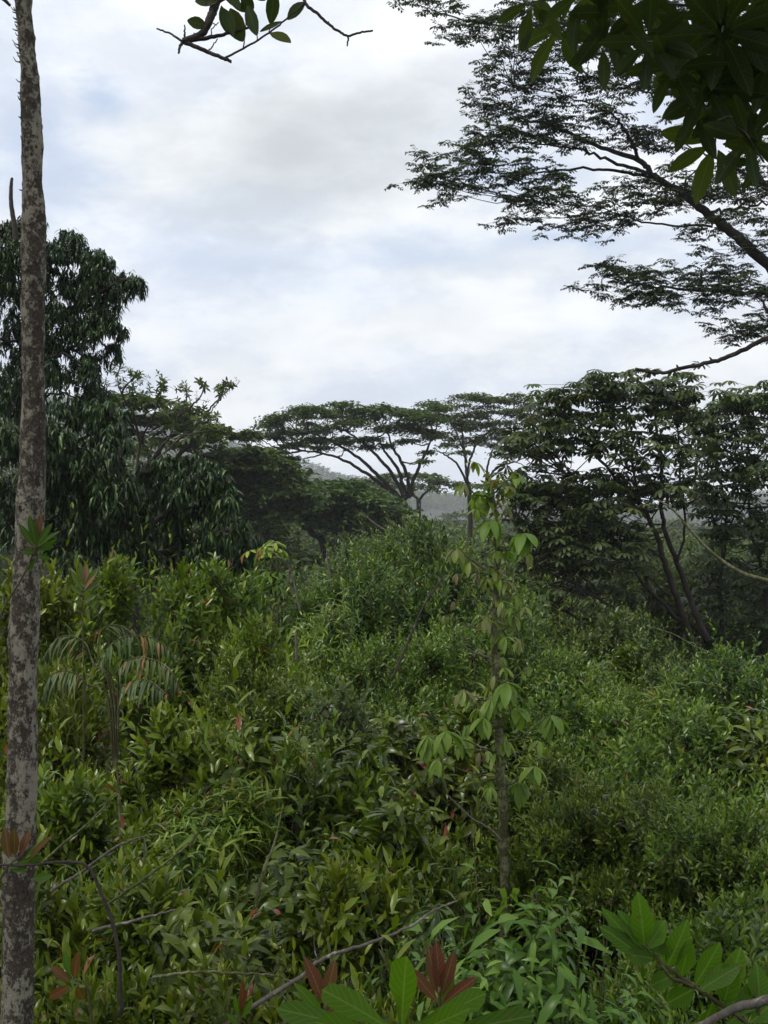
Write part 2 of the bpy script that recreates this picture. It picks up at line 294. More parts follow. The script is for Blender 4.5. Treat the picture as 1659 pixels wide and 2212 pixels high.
SHL = [
 ('moundB', 800, 1195, 17.5, 1.0, 'big rounded bush on the crest to the left of the slim sapling'),
 ('moundA', 965, 1140, 20.5, 1.05, 'tall dome-like bush on the crest beside the far umbrella tree trunk'),
 ('moundA', 850, 1330, 12.3, .75, 'rounded bush in the middle of the thicket left of the sapling stem'),
 ('moundB', 1010, 1290, 13.2, .7, 'rounded olive bush directly behind the middle of the sapling stem'),
 ('moundA', 1215, 1365, 13.4, .68, 'rounded fresh green bush right of the sapling below the forked tree'),
 ('moundB', 1600, 1378, 13.0, .75, 'rounded bush at the far right below the pale curved branch'),
 ('moundA', 1455, 1462, 9.6, .82, 'largest rounded bush, a dense glossy mound filling the right side of the thicket'),
 ('moundB', 610, 1400, 10.8, .6, 'rounded leafy bush below the short white stick'),
 ('moundB', 1330, 1640, 7.6, .55, 'low rounded bush against the front of the largest mound'),
 ('moundA', 1600, 1690, 7.2, .5, 'low rounded bush on the right flank of the largest mound'),
 # kind, px, py of the top, distance, scale, label
 ('bright', 235, 1205, 12.5, .95, 'bright green shrub rising just right of the lichened trunk, below the drooping tree'),
 ('bright', 380, 1222, 13.2, .9, 'glossy bright shrub below the middle of the dark drooping bush'),
 ('bright', 505, 1212, 13.8, 1.0, 'glossy light green shrub at the right foot of the dark drooping bush'),
 ('dark', 1010, 1120, 18.0, 1.1, 'dark tall shrub directly behind the top of the slim sapling'),
 ('narrow', 690, 1300, 13.0, .9, 'narrow-leaved green shrub on the slope below the pale sticks'),
 ('bright', 560, 1330, 11.5, .75, 'yellow-green shrub left of the short white stick'),
 ('whorl', 1330, 1390, 14.5, .85, 'greyish green shrub at the feet of the forked tree'),
 ('narrow', 1290, 1480, 10.8, 1.0, 'narrow-leaved shrub on the upper left of the big rounded mound'),
 ('whorl', 1630, 1480, 9.6, .9, 'leafy shrub rising over the right shoulder of the mound with a reddish flower spot'),
 ('dark', 770, 1450, 9.6, .8, 'darker shrub around a shaded hollow in the middle of the thicket'),
 ('broadA', 130, 1440, 8.6, .8, 'olive shrub with broad leaves beside the trunk under the fern fronds'),
 ('whorl', 930, 1490, 8.9, .85, 'green shrub left of the pale leaf bunches of the sapling'),
 ('fineB', 1190, 1620, 8.4, .75, 'shaded shrub right of the lower sapling stem'),
 ('broadB', 330, 1540, 7.7, .85, 'olive broad-leaved shrub with a few red leaves right of the trunk'),
 ('broadA', 500, 1560, 7.6, .9, 'broad-leaved shrub with pale leaf flashes left of the thicket centre'),
 ('whorl', 690, 1540, 7.5, .9, 'olive shrub with a few brown leaves in the centre of the thicket'),
 ('broadA', 760, 1600, 7.2, .8, 'dark olive shrub left of the lower pale leaf bunch'),
 ('broadB', 210, 1680, 6.6, .8, 'broad-leaved shrub in front of the trunk foot on its right'),
 ('narrow', 380, 1720, 6.2, .85, 'narrow-leaved shrub behind the crossing bare branches'),
 ('whorl', 740, 1740, 6.1, .8, 'olive broad-leaved shrub below the centre of the thicket'),
 ('fineB', 900, 1790, 7.0, .5, 'yellowish shrub beside the foot of the sapling'),
 ('broadA', 190, 1880, 5.6, .7, 'broad-leaved shrub with the bare arched branch, right of the trunk foot'),
 ('broadB', 350, 1890, 5.0, .7, 'broad-leaved shrub below the crossing bare branches'),
 ('whorl', 540, 1900, 5.0, .7, 'olive shrub left of the pale dead branch'),
 ('broadB', 720, 1880, 5.0, .65, 'upright broad-leaved shrub above the pale dead branch'),
 ('dark', 820, 1985, 5.2, .5, 'dark shrub behind the end of the pale dead branch'),
 ('laurel', 1085, 1895, 4.3, .95, 'tall laurel-like shrub with glossy drooping leaves at the bottom centre'),
 ('laurel', 1020, 2060, 4.0, .75, 'laurel-like shrub left of the tall glossy one'),
 ('laurel', 1190, 2050, 4.2, .75, 'laurel-like shrub right of the tall glossy one'),
 ('fineA', 1370, 2040, 4.9, .5, 'small-leaved shrub behind the large leaves in the lower right'),
 ('fineB', 1560, 1950, 4.8, .65, 'shrub with pale upright shoots behind the large leaves at the right margin'),
 ('laurel', 1290, 2120, 4.1, .7, 'glossy little shrub at the bottom left of the large-leaved branch'),
 ('broadA', 290, 2070, 4.5, .5, 'broad-leaved shrub at the lower left corner by the trunk'),
 ('broadB', 440, 2080, 4.6, .6, 'broad-leaved shrub at the bottom left with reddish shoots'),
 ('broadA', 620, 2110, 4.0, .6, 'broad-leaved shrub under the pale dead branch at the bottom edge'),
 ('broadA', 800, 2090, 4.2, .55, 'olive shrub behind the red shoots at the bottom edge'),
 ('fineA', 1480, 2120, 4.2, .5, 'small-leaved shrub under the large-leaved branch at the bottom edge'),
 ('broadB', 20, 1230, 9.5, .9, 'shrub showing left of the trunk at mid height'),
 ('broadA', 5, 1750, 6.6, .8, 'shrub at the left margin behind the trunk'),
]
VB = [
 ('dark', 620, 1185, 27, 1.5, 'dull green bush behind the pale sticks in the middle distance'),
 ('dark', 730, 1160, 31, 1.7, 'dull bush in the dip left of the umbrella tree foot'),
 ('dark', 830, 1150, 36, 1.9, 'dull bush right below the umbrella tree trunk'),
 ('dark', 960, 1120, 33, 1.8, 'dull bush in the dip right of the umbrella tree trunk'),
 ('dark', 1120, 1150, 32, 1.9, 'shadowy bush behind the sapling at the left edge of the forked tree'),
 ('dark', 1230, 1175, 31, 1.9, 'shadowy bush seen between the spreading limbs of the forked tree'),
 ('dark', 1360, 1150, 33, 2.0, 'shadowy bush behind the main forks of the right tree'),
 ('dark', 1490, 1165, 34, 2.0, 'shadowy bush behind the twin trunks of the right tree'),
 ('dark', 1620, 1170, 33, 1.9, 'shadowy bush behind the pale curved branch at the right margin'),
 ('dark', 1250, 1310, 20, 1.1, 'dark bush below the long low limb of the forked tree'),
 ('dark', 1420, 1330, 19.5, 1.0, 'dark bush in front of the low limbs of the forked tree'),
 ('dark', 480, 1210, 22, 1.3, 'dark bush at the back under the drooping foliage'),
]
for grp, lst in ((GRP, SHL), ('dull bushes in the middle distance', VB)):
    for q, (kd, px, py, Y, s, lab) in enumerate(lst):
        r = SH[kd]; H = r['H']; top = D(px, py, Y); g = G(top[0], Y) - .05
        sz = s
        if top[2] - s * H > g: sz = (top[2] - g) / H
        loc = (top[0], Y, top[2] - sz * H); rz = (q * 2.399) % 6.283
        if not r['used']:
            r.location = loc; r.rotation_euler = (0, 0, rz); r.scale = (s, s, sz); tag(r, lab, None, grp); r['used'] = 1
        else: dup(r, loc, rz, (s, s, sz), lab, grp)
for r in COL.objects:
    for k in ('H', 'used'):
        if k in r: del r[k]
R = np.random.default_rng(40)
# ------------------------------------------------------------------ ground cover of the thicket floor and the far woods
mb = MB(); n = 7000
Y = 3.2 + 27 * R.random(n) ** 1.5; X = (R.random(n) * 2 - 1) * (.38 * Y + 1.2)
hh = np.interp(Y, [3, 6, 9, 30], [.3, .35, .6, 1.6]) * (1 + .7 * fbm(np.stack([X * .6, Y * .6, X * 0], -1), 3))
P = np.stack([X, Y, ground(X, Y) + hh * R.uniform(.3, 1, n)], -1)
shoots(mb, P, rdir(n, 1.2), R.uniform(.2, .5, n), 8, .14, .048, 75, 30, .3)
tag(mb.build('undergrowth', M['dark']), 'dark leafy undergrowth covering the floor of the thicket', 'undergrowth', kind='stuff')
def crowns(name, mat, label, cat, X, Y, hgt, wd, lf, per, flat, seed):
    global R
    R = np.random.default_rng(seed); n = len(X); Z = ground(X, Y); mb = MB()
    for q in range(n):
        if wd[q] > 1.2 and Y[q] < 200: tube(mb, [(X[q], Y[q], Z[q] - .2), (X[q] + R.normal(0, .3), Y[q], Z[q] + hgt[q] * .9)], .16, .07, 5, tint=.0)
    cl = R.normal(0, .13, n)
    for q in range(per):
        t = R.random(n) ** .6; a = R.random(n) * 6.28; rr = wd * np.sqrt(R.random(n)) * np.sqrt(np.maximum(0.03, 1.05 - t ** 3))
        lay = np.round(t * 4) / 4 * .8 + t * .2
        P = np.stack([X + rr * np.cos(a), Y + rr * np.sin(a), Z + hgt * (1 - flat + flat * lay)], -1)
        leaves(mb, P, rdir(n) * np.array([1, 1, .4]), rdir(n, 1.6), lf * R.uniform(.6, 1.4, n), lf * R.uniform(.3, .6, n), .2, .2, np.clip(.45 + cl + R.normal(0, .2, n), 0, 1), DIA)
    tag(mb.build(name, M[mat]), label, cat, kind='stuff')
R = np.random.default_rng(41); n = 620
Y = 42 + 300 * R.random(n) ** 1.6; X = (R.random(n) * 2 - 1) * (.40 * Y + 6)
hgt = np.interp(Y, [40, 60, 120, 340], [5, 7.5, 12.3, 13.5]) * R.uniform(.7, 1.08, n); hgt = hgt * np.where(X > .02 * Y, .85, 1)
crowns('valley_woods', 'far', 'dull green woods filling the valley floor beyond the thicket', 'woods', X, Y, hgt, hgt * R.uniform(.28, .5, n), np.interp(Y, [40, 120, 340], [.42, .75, 1.5]), 330, .55, 42)
R = np.random.default_rng(43); n = 3000
Y = R.uniform(800, 1090, n); X = R.uniform(-420, 430, n); hgt = R.uniform(3.5, 8, n) * np.where(R.random(n) < .1, 1.6, 1)
crowns('hill_forest', 'far', 'hazy grey-green forest covering the far hillside', 'forest', X, Y, hgt, hgt * R.uniform(.25, .5, n), np.full(n, 1.9), 60, .9, 44)
# ------------------------------------------------------------------ umbrella trees (flat layered crowns)
def nearest_on(paths, p):
    best = None
    for P in paths:
        d = np.linalg.norm((P - p) * np.array([1, 1, 1.3]), axis=1) + np.where(P[:, 2] > p[2] + .2, 3., 0); i = int(d.argmin())
        if best is None or d[i] < best[0]: best = (d[i], P[i])
    return best[1]
def umbrella(name, label, Y, trunk, limbs, plates, r0, mat='umbrella', dens=1., ls=1., depth=1., group=None, seed=1, cat='tree', thick=1.):
    global R
    R = np.random.default_rng(seed); k = Y / F
    tp = [D(x, y, Y) for x, y in trunk]; b = tp[0].copy(); gz = G(b[0], Y) - .3
    base = np.array([b[0] + .15 * (b[0] - tp[1][0]), Y, min(gz, b[2] - .5)])
    root = thing(name, label, cat, base, group); wood, fol = MB(), MB()
    T = smooth([base] + tp, 6, .02); tube(wood, T, r0, r0 * .6, 9); paths = [T[len(T) // 2:]]
    for lb in limbs:
        dz = R.uniform(-1, 1) * depth; n = len(lb)
        P = smooth([D(x, y, Y + dz * 2.2 * i / (n - 1)) for i, (x, y) in enumerate(lb)], 6, .03)
        tube(wood, P, r0 * .5, r0 * .16, 7); paths.append(P)
    plates = list(plates) + [(p[0] + R.uniform(-22, 22), p[1] + R.uniform(6, 22), p[2] * R.uniform(.5, .85)) for p in plates if mat == 'canopy' or p[1] < 900]
    for (px, py, hw) in plates:
        rx = hw * k; c = D(px, py, Y) + np.array([0, R.uniform(-1, 1) * 3.2 * depth, 0]); ry = rx * R.uniform(.8, 1.2)
        a = nearest_on(paths, c); mid = a * .45 + c * .55 + np.array([0, 0, -.25 * abs(c[2] - a[2]) - .15])
        L1 = smooth([a, mid, c + (0, 0, -.12)], 6, .03); tube(wood, L1, r0 * .2, r0 * .06, 5)
        ns = max(5, int(9 * dens)); sub = np.stack([R.normal(0, .45, ns) * rx, R.normal(0, .45, ns) * ry, R.normal(0, .07, ns) * rx * thick], -1)
        for s in sub: tube(wood, smooth([L1[-3], c + s * .5 + (0, 0, -.1), c + s], 3), r0 * .07, r0 * .025, 3)
        nf = int(rx * ry * (190 if mat == 'canopy' else 105) * dens / ls ** 2) + 80
        si = R.integers(0, ns, nf)
        off = sub[si] + np.stack([R.normal(0, .29, nf) * rx, R.normal(0, .29, nf) * ry, R.normal(0, .055, nf) * rx * thick], -1)
        off[:, 2] -= .10 * (off[:, 0] ** 2 + off[:, 1] ** 2) / max(rx, .3)
        an = R.random(nf) * 6.28; X = np.stack([np.cos(an), np.sin(an), R.normal(-.1, .3, nf)], -1)
        leaves(fol, c + off, X, np.array([0, 0, 1.]) + R.normal(0, .35, (nf, 3)), ls * R.uniform(.28, .55, nf), ls * R.uniform(.12, .23, nf), .2, .2, np.clip(.45 + R.normal(0, .22, nf), 0, 1), DIA)
    wood.build('trunk', M['darkbark'], root); fol.build('crown', M[mat], root)
    return root
UG = 'flat-topped umbrella trees across the valley'
umbrella('umbrella_tree', 'flat-crowned umbrella tree with slanting dark limbs against the sky, left of the pair at centre', 72,
  [(905, 1150), (893, 1120), (872, 1085)],
  [[(872, 1085), (840, 1058), (790, 1022), (740, 992), (690, 978), (620, 968)], [(868, 1080), (820, 1030), (775, 990), (720, 955), (670, 935)], [(876, 1082), (858, 1040), (815, 985), (775, 950), (745, 930)],
   [(880, 1078), (862, 1020), (835, 980), (815, 945)], [(884, 1075), (880, 1030), (862, 990), (845, 960), (835, 925)], [(888, 1072), (893, 1035), (912, 995), (925, 965), (940, 930)]],
  [(540, 938, 32), (575, 915, 40), (620, 905, 48), (665, 890, 48), (715, 885, 50), (770, 890, 50), (825, 890, 46), (880, 888, 46), (600, 930, 44), (650, 922, 50), (705, 918, 52), (760, 920, 50), (815, 920, 48), (870, 915, 46),
   (690, 942, 40), (745, 945, 40), (800, 948, 36), (640, 960, 34), (700, 968, 26), (840, 960, 26), (890, 950, 34), (600, 975, 30), (560, 940, 26), (925, 975, 22), (925, 930, 34), (910, 1000, 22), (565, 977, 44), (620, 983, 36), (530, 940, 30), (590, 908, 30), (640, 885, 34), (740, 880, 40), (850, 883, 40), (790, 960, 30), (740, 958, 28), (660, 945, 34), (590, 940, 36), (905, 888, 40), (925, 905, 38), (945, 884, 32), (900, 925, 34), (930, 945, 28)], .29, seed=21, group=UG, ls=.72, dens=1.15)
umbrella('umbrella_tree', 'open layered umbrella tree with the highest flat top, right of the pair at centre', 80,
  [(1015, 1090), (1012, 1060), (1010, 1040)],
  [[(1010, 1040), (1006, 1000), (1000, 970), (985, 935), (965, 905)], [(1010, 1030), (1018, 985), (1035, 955), (1065, 925), (1090, 895)], [(1010, 1045), (985, 1000), (955, 980), (935, 968)],
   [(1050, 1060), (1052, 1020), (1060, 985), (1078, 955), (1105, 925)], [(1050, 1040), (1075, 1010), (1110, 998), (1140, 985)], [(1008, 1000), (1000, 950), (1000, 910), (1005, 875)]],
  [(925, 880, 34), (970, 872, 40), (1010, 862, 38), (1050, 866, 38), (1095, 870, 38), (1135, 880, 32), (950, 900, 34), (1010, 898, 44), (1075, 905, 48), (1130, 908, 40), (955, 930, 34), (1015, 928, 46), (1080, 935, 44), (1140, 938, 36),
   (1040, 962, 46), (1100, 965, 34), (1145, 975, 34), (965, 962, 22), (985, 945, 26), (1160, 905, 34), (1165, 1005, 30), (1170, 950, 30), (1185, 890, 34), (1195, 920, 30), (1010, 853, 30), (1110, 862, 34), (1060, 885, 40), (985, 915, 36), (1045, 948, 40), (1110, 950, 36), (1000, 980, 24), (1080, 985, 26), (940, 895, 34)], .19, seed=22, group=UG, ls=.72, dens=.95)
umbrella('umbrella_tree', 'low umbrella tree behind the dark limbs of the central pair, small and greyish', 112, [(905, 1110), (903, 1080)], [[(903, 1080), (880, 1055), (840, 1040)], [(903, 1080), (930, 1055), (950, 1040)]],
  [(790, 1040, 28), (825, 1030, 34), (870, 1026, 36), (915, 1028, 36), (955, 1034, 34), (840, 1050, 34), (905, 1050, 38), (990, 1045, 30), (1030, 1050, 34), (1080, 1045, 34), (1120, 1050, 34)], .3, seed=23, group=UG, ls=1.3)
umbrella('umbrella_tree', 'green layered umbrella tree below the far hill, right of the dark drooping bush', 56, [(575, 1190), (572, 1150), (585, 1120)],
  [[(585, 1120), (560, 1080), (540, 1050)], [(585, 1120), (620, 1080), (640, 1050)], [(578, 1135), (610, 1120), (650, 1100)]],
  [(505, 985, 40), (540, 988, 48), (590, 998, 50), (628, 1012, 36), (520, 1012, 50), (575, 1022, 54), (625, 1035, 46), (530, 1042, 50), (590, 1052, 54), (650, 1060, 46), (540, 1072, 50), (600, 1085, 54), (660, 1090, 46), (545, 1105, 40), (600, 1112, 44), (480, 1005, 46), (470, 1035, 46), (560, 975, 40), (610, 1000, 44), (555, 1008, 56), (600, 1030, 56), (640, 1050, 50), (560, 1060, 60), (620, 1070, 56), (670, 1075, 44), (500, 1060, 50)], .24, 'canopy', seed=24, group=UG, dens=1.2)
umbrella('umbrella_tree', 'green layered umbrella tree at the foot of the central pair, with a slanting trunk', 62, [(700, 1190), (672, 1150), (655, 1118)],
  [[(655, 1118), (690, 1090), (720, 1070)], [(655, 1118), (640, 1095), (650, 1075)], [(800, 1160), (770, 1120), (740, 1090)]],
  [(660, 1045, 44), (705, 1042, 48), (755, 1046, 48), (795, 1058, 40), (690, 1065, 48), (745, 1070, 50), (800, 1078, 44), (680, 1092, 46), (740, 1098, 50), (800, 1102, 46), (840, 1085, 34), (850, 1110, 38), (720, 1122, 44), (785, 1125, 40), (680, 1055, 54), (730, 1056, 56), (780, 1066, 50), (830, 1072, 40), (710, 1080, 56), (770, 1090, 54), (820, 1095, 44), (650, 1100, 50), (700, 1108, 54), (760, 1112, 50), (850, 1098, 34)], .24, 'canopy', seed=25, group=UG, dens=1.2)
umbrella('umbrella_tree', 'brownish umbrella tree on the left rise behind the wispy shrub', 52, [(395, 1090), (350, 1040), (330, 1000)],
  [[(330, 1000), (360, 950), (420, 920), (470, 905)], [(330, 1000), (300, 940), (270, 900)], [(345, 1030), (400, 970), (450, 945), (500, 935)]],
  [(215, 868, 50), (265, 868, 50), (315, 872, 50), (365, 880, 46), (410, 892, 44), (450, 915, 40), (485, 935, 34), (240, 898, 54), (300, 905, 54), (360, 912, 54), (415, 928, 48), (460, 950, 44), (270, 935, 54), (330, 942, 56), (395, 956, 52), (450, 975, 48), (495, 965, 40), (510, 940, 26), (545, 936, 20), (300, 975, 54), (365, 985, 54), (430, 1000, 52), (180, 890, 50), (490, 1000, 40)], .26, seed=26, group=UG, dens=1.25)
# ------------------------------------------------------------------ trees with drooping leaf tufts
def droopy(name, label, Y, trunk, clumps, seed, tuft=26, L=.17, W=.034, r0=.14, limbs=(), dep=.8):
    global R
    R = np.random.default_rng(seed); k = Y / F; tp = [D(x, y, Y) for x, y in trunk]
    base = np.array([tp[0][0], Y, min(G(tp[0][0], Y) - .2, tp[0][2])])
    root = thing(name, label, 'tree', base); wood, fol = MB(), MB()
    T = smooth([base] + tp, 6, .02); tube(wood, T, r0, r0 * .4, 9); paths = [T[len(T) // 3:]]
    for lb in limbs:
        P = smooth([D(x, y, Y + R.normal(0, .3)) for x, y in lb], 6, .02); tube(wood, P, r0 * .4, .012, 6); paths.append(P)
    for (px, py, hr) in clumps:
        r = hr * k; c = D(px, py, Y) + np.array([0, R.uniform(-1, 1) * dep, 0]); a = nearest_on(paths, c)
        L1 = smooth([a, (a + c) / 2 + (0, 0, .1), c], 5, .03); tube(wood, L1, .03, .01, 5)
        nt = int(tuft * 1.0 * max(.6, (r / .35)) ** 1.6); d = rdir(nt, .25); P = c + d * (r * R.uniform(.35, 1., nt) ** .6)[:, None] * np.array([1, 1.1, .9])
        for q in range(0, nt, 2): tube(wood, [c + R.normal(0, .05, 3), (c + P[q]) / 2 + (0, 0, .05), P[q]], .008, .003, 3)
        for j in range(14):
            an = j * .45 + R.random(nt) * 6.28; dn = R.uniform(-.35, .8, nt)
            X = nrm(np.stack([np.cos(an), np.sin(an), -dn - .25], -1)); N = np.array([0, 0, 1.]) + .8 * np.stack([np.cos(an), np.sin(an), 0 * an], -1) + R.normal(0, .2, (nt, 3))
            leaves(fol, P + R.normal(0, .02, (nt, 3)) - np.array([0, 0, .008 * j]), X, N, L * R.uniform(.65, 1.15, nt), W * R.uniform(.8, 1.2, nt), R.uniform(.45, .95, nt), .3, np.clip(.45 + R.normal(0, .3, nt), 0, 1), LAN)
    wood.build('trunk', M['bark'], root); fol.build('crown', M['droop'], root)
    return root
droopy('drooping_tree', 'tall dark tree with hanging leaves against the sky behind the lichened trunk', 19.5, [(60, 1000), (55, 800), (70, 640), (90, 540)],
  [(20, 500, 34), (70, 490, 34), (125, 500, 36), (150, 520, 34), (185, 550, 40), (215, 572, 36), (250, 590, 32), (282, 600, 22), (110, 560, 50), (50, 560, 56), (10, 590, 56), (160, 600, 52), (215, 620, 46), (245, 640, 32), (100, 630, 60), (30, 650, 60), (170, 660, 52), (225, 690, 36), (245, 700, 22),
   (110, 700, 60), (40, 720, 60), (180, 720, 46), (222, 745, 28), (100, 770, 60), (160, 780, 46), (30, 790, 60), (205, 800, 30), (120, 830, 56), (60, 850, 60), (180, 840, 40), (0, 860, 60), (-40, 620, 60), (-50, 750, 70), (205, 860, 40)], 31, tuft=52, L=.135, W=.03, r0=.16,
  limbs=[[(62, 760), (120, 690), (190, 640), (250, 610)], [(58, 820), (110, 770), (180, 740)], [(75, 640), (110, 570), (150, 530)], [(62, 700), (20, 600), (10, 520)]])
droopy('drooping_bush_tree', 'broad dark tree with silvery hanging leaf tufts, lower left of the far hill', 17, [(280, 1330), (270, 1200), (260, 1050), (240, 920)],
  [(130, 900, 50), (190, 890, 48), (240, 900, 46), (150, 950, 50), (210, 950, 50), (265, 945, 40), (130, 1000, 50), (190, 1010, 50), (250, 1000, 50), (310, 1010, 44), (365, 1005, 40), (415, 1005, 36), (465, 1020, 38), (500, 1045, 32),
   (150, 1060, 54), (220, 1060, 54), (290, 1055, 54), (355, 1055, 50), (415, 1055, 48), (470, 1070, 44), (510, 1085, 28), (140, 1120, 54), (210, 1125, 54), (285, 1120, 54), (355, 1120, 54), (425, 1115, 50), (485, 1125, 46), (525, 1150, 34),
   (160, 1180, 54), (235, 1180, 54), (310, 1180, 54), (385, 1180, 54), (455, 1180, 50), (515, 1190, 38), (550, 1175, 24), (200, 1230, 54), (300, 1235, 54), (400, 1230, 50), (480, 1230, 46), (100, 1150, 54), (100, 1050, 54), (90, 950, 54), (60, 1010, 50), (20, 950, 60), (10, 1060, 60), (30, 1150, 60)], 32, tuft=34, r0=.15, dep=1.1,
  limbs=[[(270, 1200), (340, 1120), (420, 1060), (480, 1040)], [(272, 1230), (380, 1180), (480, 1150)], [(265, 1100), (200, 1020), (150, 940)], [(262, 1060), (320, 1020), (400, 1010)], [(270, 1180), (200, 1130), (130, 1090)]])
# ------------------------------------------------------------------ wispy shrub between the two
R = np.random.default_rng(50); Yw = 24
root = thing('wispy_tree', 'thin twiggy tree with sparse leaf tufts reaching up beside the drooping tree', 'tree', D(300, 1180, Yw)); wood, fol = MB(), MB()
tw = [[(300, 1180), (296, 1050), (300, 960), (290, 900), (262, 850), (250, 805)], [(300, 960), (330, 900), (345, 860), (352, 832)], [(312, 1010), (360, 950), (385, 900), (400, 868), (408, 845)], [(330, 1000), (400, 940), (440, 905), (470, 870), (492, 822)],
      [(440, 905), (455, 880), (485, 850), (516, 826)], [(262, 850), (285, 820), (300, 812)], [(385, 900), (425, 868), (440, 838), (428, 826)], [(345, 1010), (410, 990), (440, 965), (452, 930)], [(400, 940), (450, 930), (495, 935)], [(470, 870), (480, 848), (478, 838)]]
tufts = []
for q, t in enumerate(tw):
    P = smooth([D(x, y, Yw + .3 * math.sin(q * 2 + i)) for i, (x, y) in enumerate(t)], 6, .012); tube(wood, P, .05 if q == 0 else .024, .006, 5)
    tufts += [P[-1], P[-4], P[int(len(P) * .8)], P[int(len(P) * .65)]]
for (px, py, n_) in [(240, 800, 4), (262, 815, 6), (285, 812, 6), (300, 830, 5), (270, 840, 6), (230, 835, 6), (345, 835, 6), (360, 845, 6), (395, 850, 5), (415, 868, 5), (430, 890, 5), (478, 842, 5), (445, 905, 6), (400, 890, 5), (460, 925, 7), (480, 945, 6), (430, 935, 6), (335, 860, 5), (310, 850, 5), (380, 915, 6), (290, 880, 6), (250, 870, 6), (350, 890, 6)]:
    for m_ in range(n_): tufts.append(D(px, py, Yw) + R.normal(0, .09, 3))
P = np.array(tufts); n = len(P)
for q in range(0, n, 2):
    a = nearest_on([smooth([D(x, y, Yw) for x, y in t], 5) for t in tw], P[q]); tube(wood, smooth([a, (a + P[q]) / 2 + R.normal(0, .03, 3), P[q]], 3), .006, .003, 3)
shoots(fol, P, rdir(n, .5), np.full(n, .12), 10, .105, .04, 95, 45, .3)
wood.build('trunk', M['bark'], root); fol.build('crown', M['dark'], root)
# bare dark stub beside the tall tree
def stick(name, label, cat, pts, Y, r0, r1, mat, side=(), dY=0., sides=7, jit=.0013):
    n = len(pts); P0 = [D(x, y, Y + dY * i / max(1, n - 1)) for i, (x, y) in enumerate(pts)]
    root = thing(name, label, cat, P0[0]); b = MB(); tube(b, smooth(P0, 7, jit), r0, r1, sides); b.build('stem', M[mat], root)
    if side:
        for s in side:
            b = MB(); tube(b, smooth([D(x, y, Y + dY * .5) for x, y in s], 5, jit * .6), r1 * 1.1, r1 * .4, 5); b.build('twig', M[mat], root)
    return root
stick('bare_branch', 'bare dark branch standing up left of the trunk against the sky', 'branch', [(34, 520), (30, 480), (24, 440), (24, 400), (26, 384)], 19, .05, .022, 'bark')
# ------------------------------------------------------------------ tall feathery tree leaning in from the right
R = np.random.default_rng(60); Yr = 28.
c2 = lambda cx, cy: (829.5 + cx * .5, cy * .5)
LM = [([(2300, 2900), (2150, 2200), (1950, 1560), (1659, 1150), (1480, 990), (1390, 920), (1290, 840), (1170, 760), (1100, 690), (940, 640), (760, 555), (620, 520)], .24, .03),
      ([(1170, 770), (970, 735), (820, 730), (640, 750), (440, 745), (260, 770)], .055, .012), ([(1150, 750), (960, 690), (830, 640), (660, 622), (520, 610)], .06, .012),
      ([(1100, 690), (1060, 600), (1020, 530), (960, 480), (800, 420), (560, 370)], .06, .012), ([(1420, 980), (1200, 970), (1060, 945), (950, 900), (820, 850)], .04, .01), ([(1290, 880), (1170, 870), (1080, 885), (980, 890), (700, 880)], .045, .01),
      ([(1400, 920), (1500, 905), (1600, 890), (1720, 860)], .06, .03), ([(2050, 1850), (1850, 1350), (1700, 1265), (1500, 1262), (1300, 1250), (1100, 1225), (950, 1200)], .1, .012), ([(1500, 1262), (1400, 1225), (1420, 1180)], .03, .01),
      ([(2100, 2000), (1900, 1600), (1740, 1440), (1600, 1425), (1480, 1415)], .08, .012), ([(1950, 1560), (1800, 900), (1640, 800), (1580, 650), (1600, 500), (1500, 330), (1300, 180)], .14, .02), ([(1580, 650), (1480, 560), (1330, 430), (1100, 390), (880, 330)], .06, .012),
      ([(1500, 330), (1200, 130), (900, 100), (500, 110), (250, 60), (150, 20)], .06, .012), ([(1640, 800), (1450, 690), (1350, 650), (1180, 560)], .05, .012), ([(1200, 130), (1000, 40), (700, -60), (300, -80)], .04, .01), ([(1390, 920), (1300, 800), (1380, 720), (1500, 700)], .04, .012)]
base = D(*c2(2300, 2900), Yr); base[2] = G(base[0], Yr) - .3
root = thing('feathery_tree', 'tall feathery-leaved tree leaning into the sky from the right margin', 'tree', base)
wood, fol = MB(), MB(); paths = []
for q, (pts, a, b) in enumerate(LM):
    P = [D(*c2(x, y), Yr + (0 if q == 0 else .9 * math.sin(q * 1.7) * min(1, i / 3))) for i, (x, y) in enumerate(pts)]
    if q == 0: P = [base] + P
    P = smooth(P, 7, .02); tube(wood, P, a * .78, b * .78, 9 if q == 0 else 7); paths.append(P)
